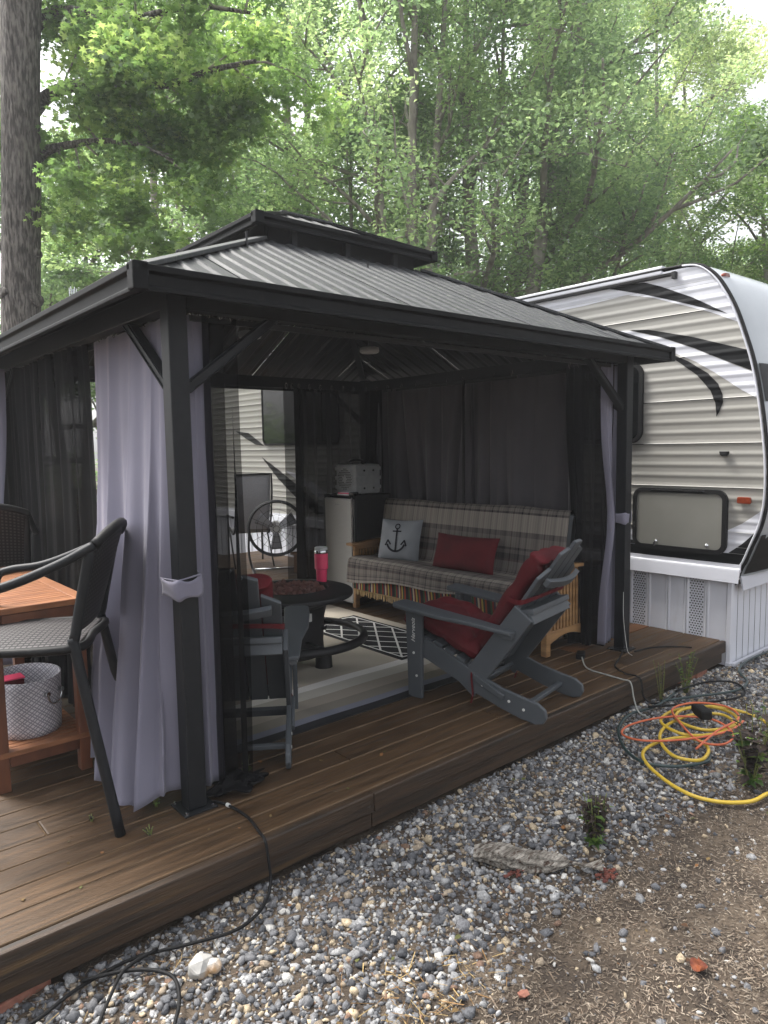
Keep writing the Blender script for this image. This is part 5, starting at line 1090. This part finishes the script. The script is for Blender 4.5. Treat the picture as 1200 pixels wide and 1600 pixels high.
# plants
def leafy(q, p, d, up, l, w_):
    """one small pointed leaf"""
    d = d.normalized(); s = d.cross(up).normalized(); n_ = s.cross(d)
    i = len(q.v); q.v += [p, p+d*l*.4+s*w_*.5+n_*.1*l, p+d*l, p+d*l*.4-s*w_*.5+n_*.1*l, p+d*l*.45]; q.f += [[i, i+1, i+4], [i+1, i+2, i+4], [i+2, i+3, i+4], [i+3, i, i+4]]
def plant(name, label, loc, h, nst, spread, leafm, leafm2, ll, seed, nl=9, droop=.0):
    t = thing(name, label, 'plant', loc); r_ = random.Random(seed); st, l1, l2 = MB(), MB(), MB()
    for k in range(nst):
        a = r_.uniform(0, 6.28); e = V(math.cos(a)*spread*r_.uniform(.3, 1), math.sin(a)*spread*r_.uniform(.3, 1), h*r_.uniform(.6, 1)); b0 = V(e.x*.15, e.y*.15, 0)
        P = smoothpath([b0, b0.lerp(e, .5)+V(0, 0, h*.06), e], 4); st.tube(P, [.0035*(1-.5*i/len(P)) for i in range(len(P))], 5)
        for j in range(nl):
            f_ = .15+.85*j/nl; p = P[min(int(f_*(len(P)-1)), len(P)-1)]; an_ = r_.uniform(0, 6.28); d = V(math.cos(an_), math.sin(an_), r_.uniform(-.5, .6)-droop*f_)
            q = l2 if (f_ > .3 and leafm2 and r_.random() < .85) else l1; leafy(q, p, d, V(0, 0, 1), ll*r_.uniform(.5, 1.2), ll*r_.uniform(.4, .8))
    st.build('stems', 'stem', t, True)
    for q, m_, nm in ((l1, leafm, 'leaves'), (l2, leafm2, 'withered_leaves')):
        if q.v:
            o = q.build(nm, m_, t, True)
            ca = o.data.attributes.new('col', 'FLOAT_COLOR', 'POINT'); ca.data.foreach_set('color', np.repeat(np.random.default_rng(seed).random(len(q.v)//5), 5).repeat(4).astype(np.float32))
    return t
plant('withered_plant', 'withered dark plant standing in the gravel beside the log', (2.56, 1.62, 0), .25, 18, .07, 'weed', 'dead', .04, 3, 18, .3)
plant('leafy_plant', 'green leafy plant with withered tops by the cord coil', (3.62, 1.40, 0), .38, 16, .15, 'weed', 'dead', .07, 14, 11, .1)
plant('leafy_plant', 'half withered green plant behind the coil at the right edge', (3.92, 1.40, 0), .36, 14, .15, 'weed', 'dead', .06, 24, 10, .1)
plant('weed', 'wispy weed with pale buds growing against the deck face', (4.66, 2.25, 0), .34, 9, .09, 'weed', None, .028, 33, 7)
plant('weed', 'spindly dark weed beside the deck edge near the right post', (4.35, 2.26, 0), .30, 5, .06, 'dead', 'dead', .024, 36, 7)
plant('weed', 'small weed growing between boards at the curtain hem', (1.13, 2.86, DZ), .10, 5, .03, 'weed', 'dead', .022, 40, 6)
plant('weed', 'tiny green sprout behind the netting bundle', (1.56, 2.84, DZ), .12, 3, .03, 'weed', None, .03, 44, 5)
plant('weed', 'tiny brown sprout on the boards near the bar chair foot', (1.02, 2.66, DZ), .04, 4, .03, 'dead', None, .018, 47, 4)
plant('weed', 'scrap of dry weed on the boards left of the curtain', (.88, 2.93, DZ), .03, 4, .03, 'dead', None, .018, 48, 4)

# ================================================================== TREES
MAPLE = np.array([(0, -.5, 0), (.10, -.18, .0), (.42, -.22, -.03), (.20, .02, .02), (.46, .25, -.05), (.14, .18, .03), (0, .55, -.05), (-.14, .18, .03), (-.46, .25, -.05), (-.20, .02, .02), (-.42, -.22, -.03), (-.10, -.18, 0)])
MAPLE_F = np.array([(0, 1, 11), (1, 2, 3), (3, 4, 5), (5, 6, 7), (7, 8, 9), (9, 10, 11), (1, 3, 11), (3, 9, 11), (3, 5, 9), (5, 7, 9)])
DIA = np.array([(0, -.5, 0), (.28, 0, .08), (0, .5, 0), (-.28, 0, .08)]); DIA_F = np.array([(0, 1, 2), (0, 2, 3)])
def crown(cl, rad, nleaf, size, seed, lobed, flat, tone=(.15, .75)):
    """cl (k,3) clump centres with radius rad (k,)"""
    rg = np.random.default_rng(seed); k = len(cl); w_ = rad**2; w_ = w_/w_.sum(); ci = rg.choice(k, nleaf, p=w_)
    off = rg.normal(size=(nleaf, 3)); off *= (rg.random(nleaf)**.45/np.linalg.norm(off, axis=1))[:, None]; off[:, 2] *= .62
    P = cl[ci]+off*rad[ci][:, None]
    B, F = (MAPLE, MAPLE_F) if lobed else (DIA, DIA_F); nb = len(B); s = size*rg.uniform(.6, 1.25, nleaf)
    v = np.einsum('nij,kj->nki', rotm(nleaf, rg, flat), B)*s[:, None, None]+P[:, None]
    f = F[None]+(np.arange(nleaf)*nb)[:, None, None]
    tn = rg.uniform(tone[0], tone[1], k)[ci]+rg.normal(0, .13, nleaf); tn = np.clip(tn, 0, 1)
    col = np.repeat(np.stack([tn, tn, tn, np.ones(nleaf)], 1), nb, 0)
    return v.reshape(-1, 3), f.reshape(-1, 3), col
def limb_path(p, d, l, rg, n=6, bend=.25, rise=.0):
    P = [Vector(p)]; d = Vector(d).normalized()
    for k in range(n):
        d = (d+V(*(rg.normal(0, bend/2, 3)))+V(0, 0, rise)).normalized(); P.append(P[-1]+d*l/n)
    return P
def tree(name, label, base, H, tr_r, R, nleaf, size, seed, lm, bark='bark2', stems=1, z0=.35, nlimb=14, lobed=False, el=(30, 65), clr=(.5, .95), group='trees behind the gazebo and trailer', lean=(0, 0), extra=None, flat=.8, tone=(.15, .75), nsub=5):
    rg = np.random.default_rng(seed); t = thing(name, label, 'tree', (base[0], base[1], 0), 0, group); cl, rd = [], []
    for s in range(stems):
        a0 = s*6.28/max(stems, 1)+rg.uniform(0, 1); tip = V(lean[0]+(R*.35*math.cos(a0) if stems > 1 else 0), lean[1]+(R*.35*math.sin(a0) if stems > 1 else 0), H*rg.uniform(.86, .95))
        b0 = V(.18*math.cos(a0), .18*math.sin(a0), -.1) if stems > 1 else V(0, 0, -.1)
        mid = b0.lerp(tip, .5)+V(rg.normal(0, .12), rg.normal(0, .12), H*.03); TP = smoothpath([b0, b0.lerp(mid, .5)+V(rg.normal(0, .06), rg.normal(0, .06), 0), mid, mid.lerp(tip, .5)+V(rg.normal(0, .1), rg.normal(0, .1), 0), tip], 5)
        n = len(TP); TR = [tr_r*(1-.9*(k/(n-1))**.9)+(.35*tr_r*max(0, 1-k/2) if k < 2 else 0) for k in range(n)]
        MB().tube(TP, TR, 12).build('trunk', bark, t, True)
        nl = nlimb//stems
        for k in range(nl):
            f_ = z0+(1-z0)*(k+.5)/nl*.97; i = min(int(f_*(n-1)), n-2); p = TP[i].lerp(TP[i+1], f_*(n-1)-i); az = 2.4*k+rg.uniform(-.4, .4)+s*1.3; e = math.radians(el[0]+(el[1]-el[0])*(k/nl)+rg.uniform(-8, 8))
            ll = R*(1.08-.55*((k+.5)/nl)**1.5)*rg.uniform(.8, 1.15); LP = limb_path(p, (math.cos(az)*math.cos(e), math.sin(az)*math.cos(e), math.sin(e)), ll, rg, 7, .28)
            r0 = min(TR[i]*.55, .10*tr_r/.2); q = MB(); q.tube(LP, [r0*(1-.85*j/7)+.006 for j in range(8)], 7)
            for j in range(nsub):
                b = LP[2+(j*5)//nsub]; d = (LP[-1]-LP[0]).normalized()+V(*rg.normal(0, .7, 3)); SPt = limb_path(b, d, ll*rg.uniform(.25, .5), rg, 4, .35); q.tube(SPt, [r0*.38*(1-.8*m_/4)+.004 for m_ in range(5)], 5)
                cl.append(SPt[-1]); rd.append(R*.2*rg.uniform(*clr)); cl.append(SPt[2]); rd.append(R*.16*rg.uniform(*clr))
            cl += [LP[-1], LP[-2]]; rd += [R*.22*rg.uniform(*clr), R*.2*rg.uniform(*clr)]
            q.build('limb', bark, t, True)
        cl.append(TP[-1]); rd.append(R*.25)
    if extra is not None:
        for p, r in extra: cl.append(Vector(p)-V(base[0], base[1], 0)); rd.append(r)
    v, f, c = crown(np.array([tuple(p) for p in cl]), np.array(rd), nleaf, size, seed+1, lobed, flat, tone)
    o = bpy.data.objects.new('crown', npmesh('crown', v, f, c, lm)); COL.objects.link(o); o.parent = t
    return t
def ray(x, y, d):
    """point on the view ray through photo pixel x,y at depth d (layout helper)"""
    v = Fw+Rt*((x-600)/1097.7)+Dn*((y-800)/1097.7); return V(0, 0, 1.73)+v*d
def spot(x, d): p = ray(x, 700, d); return (p.x, p.y)
ZA = ray(115, 452, 8.9).z
an = thing('antenna', 'small silver pronged antenna rising behind the left roof edge', 'antenna', (*tuple(ray(115, 470, 8.9))[:2], 0))
MB().tube([(0, 0, 0), (0, 0, ZA)], .009, 8).build('mast', 'chrome', an); 
for k in (-2, -1, 1, 2): MB().tube([(k*.022, 0, ZA-.13), (k*.022, 0, ZA+.05-.02*abs(k))], .006, 6).build('prong', 'chrome', an)
MB().tube([(-.05, 0, ZA-.07), (.05, 0, ZA-.07)], .006, 6).build('crossbar', 'chrome', an)

# near maple on the left: trunk with knots, two big limbs, hanging maple leaves
B0 = spot(37, 8.6); nm = thing('maple_tree', 'big ridged maple trunk with pruned knots behind the left roof edge', 'tree', (B0[0], B0[1], 0), 0)
rgm = np.random.default_rng(101)
def TL(z_): return V(Rt.x, Rt.y, 0)*(.062*(z_-2.2))
def trunkf(u, v_):
    a = 2*math.pi*v_; z_ = -.1+9.6*u; r = .222*(1-.10*u)+.10*math.exp(-z_/.35)+.10*max(0, u-.62)
    r *= 1+.02*math.sin(5*a+2*z_)+.015*math.sin(9*a-3*z_)
    return (r*math.cos(a)+TL(z_).x, r*math.sin(a)+TL(z_).y, z_)
MB().grid(trunkf, 90, 40).build('trunk', 'bark', nm, True)
vd = V(-Fw.x, -Fw.y, 0).normalized(); vr = V(Rt.x, Rt.y, 0).normalized()
for k, (px, py, rr) in enumerate(((32, 172, .075), (47, 192, .085), (38, 318, .07), (24, 386, .085), (53, 396, .07), (24, 460, .085), (66, 468, .10), (50, 265, .06))):
    p = ray(px, py, 8.38); c_ = p-V(B0[0], B0[1], 0)-TL(p.z); rad = .205*(1-.10*(c_.z+.1)/9.6)
    out = V(c_.x, c_.y, 0); out = out.normalized()*max(rad, 0); kn = V(out.x, out.y, c_.z)+TL(c_.z); nn = out.normalized()
    def knf(u, v_): a = 2*math.pi*v_; h = math.cos(u*math.pi/2); r_ = rr*math.sin(u*math.pi/2)*(1+.08*math.sin(3*a+k)); s_ = nn.cross(V(0, 0, 1)).normalized(); return kn+s_*r_*math.cos(a)*1.15+V(0, 0, 1)*r_*math.sin(a)*.85+nn*(rr*.62*h**.7*(1-.25*math.exp(-(u/.25)**2)))
    MB().grid(knf, 12, 20).build('knot', 'bark', nm, True)
def mlimb(pts, r0, r1):
    P = smoothpath([p-V(B0[0], B0[1], 0) for p in pts], 7); n = len(P); MB().tube(P, [r0+(r1-r0)*k/(n-1) for k in range(n)], 10).build('limb', 'bark', nm, True); return P
cl, rd = [], []
L1 = mlimb([ray(45, 185, 8.6), ray(75, 150, 8.45), ray(120, 133, 8.3), ray(190, 128, 8.1), ray(262, 132, 7.9), ray(330, 110, 7.7), ray(400, 95, 7.5)], .088, .02)
L2 = mlimb([ray(45, 262, 8.6), ray(75, 236, 8.5), ray(110, 226, 8.4), ray(160, 220, 8.3), ray(215, 226, 8.2), ray(270, 250, 8.0)], .062, .012)
L3 = mlimb([ray(40, 60, 8.6), ray(80, 20, 8.4), ray(130, 20, 8.1), ray(200, 30, 7.8), ray(300, 10, 7.5), ray(390, 20, 7.2)], .08, .015)
L4 = mlimb([ray(30, 20, 8.6), ray(-40, -60, 8.8), ray(-150, -120, 9.2), ray(-260, -150, 9.6)], .09, .02)
L5 = mlimb([ray(50, 0, 8.6), ray(90, -100, 9), ray(160, -220, 9.5), ray(260, -320, 10)], .10, .02)
for Pp, n in ((L1, 15), (L2, 10), (L3, 14), (L4, 8), (L5, 12)):
    for k in range(n):
        b = Pp[int((.25+.75*(k+.5)/n)*(len(Pp)-1))]; d = V(*rgm.normal(0, .6, 3))+vr*.35-vd*.45+V(0, 0, -.12); SPt = limb_path(b, d, rgm.uniform(.5, 1.2), rgm, 5, .35); MB().tube(SPt, [.016-.0026*j for j in range(6)], 5).build('twig', 'bark2', nm, True)
        for j in (2, 4, 5): cl.append(SPt[j]); rd.append(rgm.uniform(.22, .42))
for px, py, d, r in [(130, 330, 8.0, .5), (200, 300, 7.8, .55), (260, 270, 7.7, .5), (230, 350, 7.7, .42), (290, 330, 7.6, .38), (310, 385, 7.6, .25), (170, 400, 7.9, .4), (110, 260, 8.2, .5), (340, 250, 7.5, .4), (380, 180, 7.4, .45), (420, 120, 7.4, .42), (350, 60, 7.5, .5), (250, 60, 7.7, .5), (150, 70, 8, .45), (90, 40, 8.2, .5), (20, 30, 8.0, .4), (300, 180, 7.6, .35), (220, 200, 7.8, .35), (140, 190, 8.2, .3), (265, 400, 7.7, .3), (95, 340, 8.4, .4), (-60, 120, 8.8, .6), (-120, 0, 9, .8), (-30, 220, 9, .4), (-80, 300, 9, .5)]:
    p = ray(px, py, d+(.9 if py < 280 and px > 0 else .2))-V(B0[0], B0[1], 0)
    for k in range(4): cl.append(p+V(*rgm.normal(0, r*.45, 3))); rd.append(r*rgm.uniform(.45, .8))
v, f, c = crown(np.array([tuple(p) for p in cl]), np.array(rd), 30000, .105, 77, True, .9, (.12, .78))
o = bpy.data.objects.new('crown', npmesh('crown', v, f, c, 'leaf')); COL.objects.link(o); o.parent = nm

tree('maple_tree', 'slender dark trunk maple seen between the near maple and the roof peak', spot(305, 13), 12, .13, 2.6, 42000, .10, 201, 'leafd', stems=2, z0=.30, nlimb=20, el=(15, 55))
tree('shade_tree', 'multi stem shade tree with upright limbs rising behind the roof peak', spot(640, 14.5), 15, .15, 3.6, 52000, .105, 211, 'leafd', stems=4, z0=.26, nlimb=32, el=(30, 65), tone=(.2, .85))
tree('shade_tree', 'broad shade tree with long limbs slanting up to the right', spot(760, 16), 16, .24, 5.0, 68000, .11, 221, 'leafd', stems=3, z0=.2, nlimb=36, el=(20, 60), lean=(1.2, -.6), tone=(.15, .7))
tree('shade_tree', 'tall shade tree filling the top middle behind the multi stem tree', spot(470, 18), 17, .2, 4.4, 48000, .12, 231, 'leafd', stems=2, z0=.2, nlimb=28, tone=(.25, .9))
tree('pale_tree', 'tall pale green tree reaching the open sky at upper right', spot(1035, 23), 16.2, .22, 4.2, 60000, .12, 241, 'leafp', stems=2, z0=.22, nlimb=30, el=(25, 65), tone=(.3, .95))
tree('round_tree', 'bright green rounded tree at the right edge above the trailer', spot(1190, 19), 9.6, .2, 3.3, 52000, .11, 251, 'leaf', stems=2, z0=.18, nlimb=26, tone=(.2, .7))
tree('shade_tree', 'dense green tree right of the broad tree above the trailer roof', spot(900, 19), 12.5, .2, 4.2, 64000, .115, 261, 'leafd', stems=2, z0=.12, nlimb=32, el=(5, 55), tone=(.1, .6))
for k, (x, d, H, R, lab) in enumerate(((120, 16, 9, 3.2, 'low dark tree behind the big maple trunk'), (330, 18, 10, 3.4, 'low dense tree left of the roof peak'), (560, 17.5, 9.8, 3.6, 'low dense tree right behind the roof peak'),
        (770, 17, 9.2, 3.8, 'low dense tree above the right roof slope'), (930, 22, 10.5, 4.2, 'low dense tree far behind the trailer roof'), (-60, 17, 10, 3.6, 'dark tree beyond the left picture edge'), (1120, 29, 9, 4, 'far tree between the pale tree and the round tree'))):
    tree('understory_tree', lab, spot(x, d), H, .14, R, 42000, .12, 300+k*7, 'leafd', stems=2, z0=.08, nlimb=24, el=(0, 60), clr=(.7, 1.2), group='low trees behind the gazebo', tone=(.1, .6))

# ================================================================== HAZE VOLUME, added to imitate the lens veil over trees and blacks
hz = MB().bb((-175, -175, -1.2), (185, 180, 19.5)).build('haze', 'white'); tag(hz, 'thin pale haze volume added to imitate lens veil', kind='stuff')
hm = bpy.data.materials.new('veil_haze'); hm.use_nodes = True; ht = hm.node_tree; ht.nodes.remove(ht.nodes['Principled BSDF'])
pv = ht.nodes.new('ShaderNodeVolumePrincipled'); pv.inputs['Color'].default_value = (.95, .97, 1, 1); pv.inputs['Density'].default_value = .0026; pv.inputs['Anisotropy'].default_value = .2
ht.links.new(pv.outputs[0], ht.nodes['Material Output'].inputs['Volume']); hz.data.materials[0] = hm

# ================================================================== LEAF LITTER
rl = np.random.default_rng(9); LB = np.array([(-.5, -.3, 0), (.1, -.42, .15), (.5, .05, .05), (.05, .4, .18), (-.45, .25, .05)]); n = 150
lx, ly = rl.uniform(.4, 5.2, n), np.concatenate([rl.uniform(2.36, 2.95, 60), rl.uniform(1.0, 2.28, 90)]); lz = np.where(ly > 2.31, DZ+.002, ground_h(lx, ly)+.018)
lv_ = np.einsum('nij,kj->nki', rotm(n, rl, .3), LB)*rl.uniform(.008, .026, n)[:, None, None]+np.stack([lx, ly, lz], 1)[:, None]
lc_ = lin((92, 74, 46), (110, 92, 60), (74, 52, 34), (84, 86, 48), (120, 84, 52))[rl.integers(0, 5, n)]
o = bpy.data.objects.new('leaf_litter', npmesh('leaf_litter', lv_.reshape(-1, 3), (np.array([(0, 1, 2, 3, 4)])+np.arange(n)[:, None]*5), np.concatenate([np.repeat(lc_, 5, 0), np.ones((n*5, 1))], 1), 'chip')); COL.objects.link(o)
tag(o, 'scattered small dry leaf scraps on deck and gravel', 'leaf litter', kind='stuff')
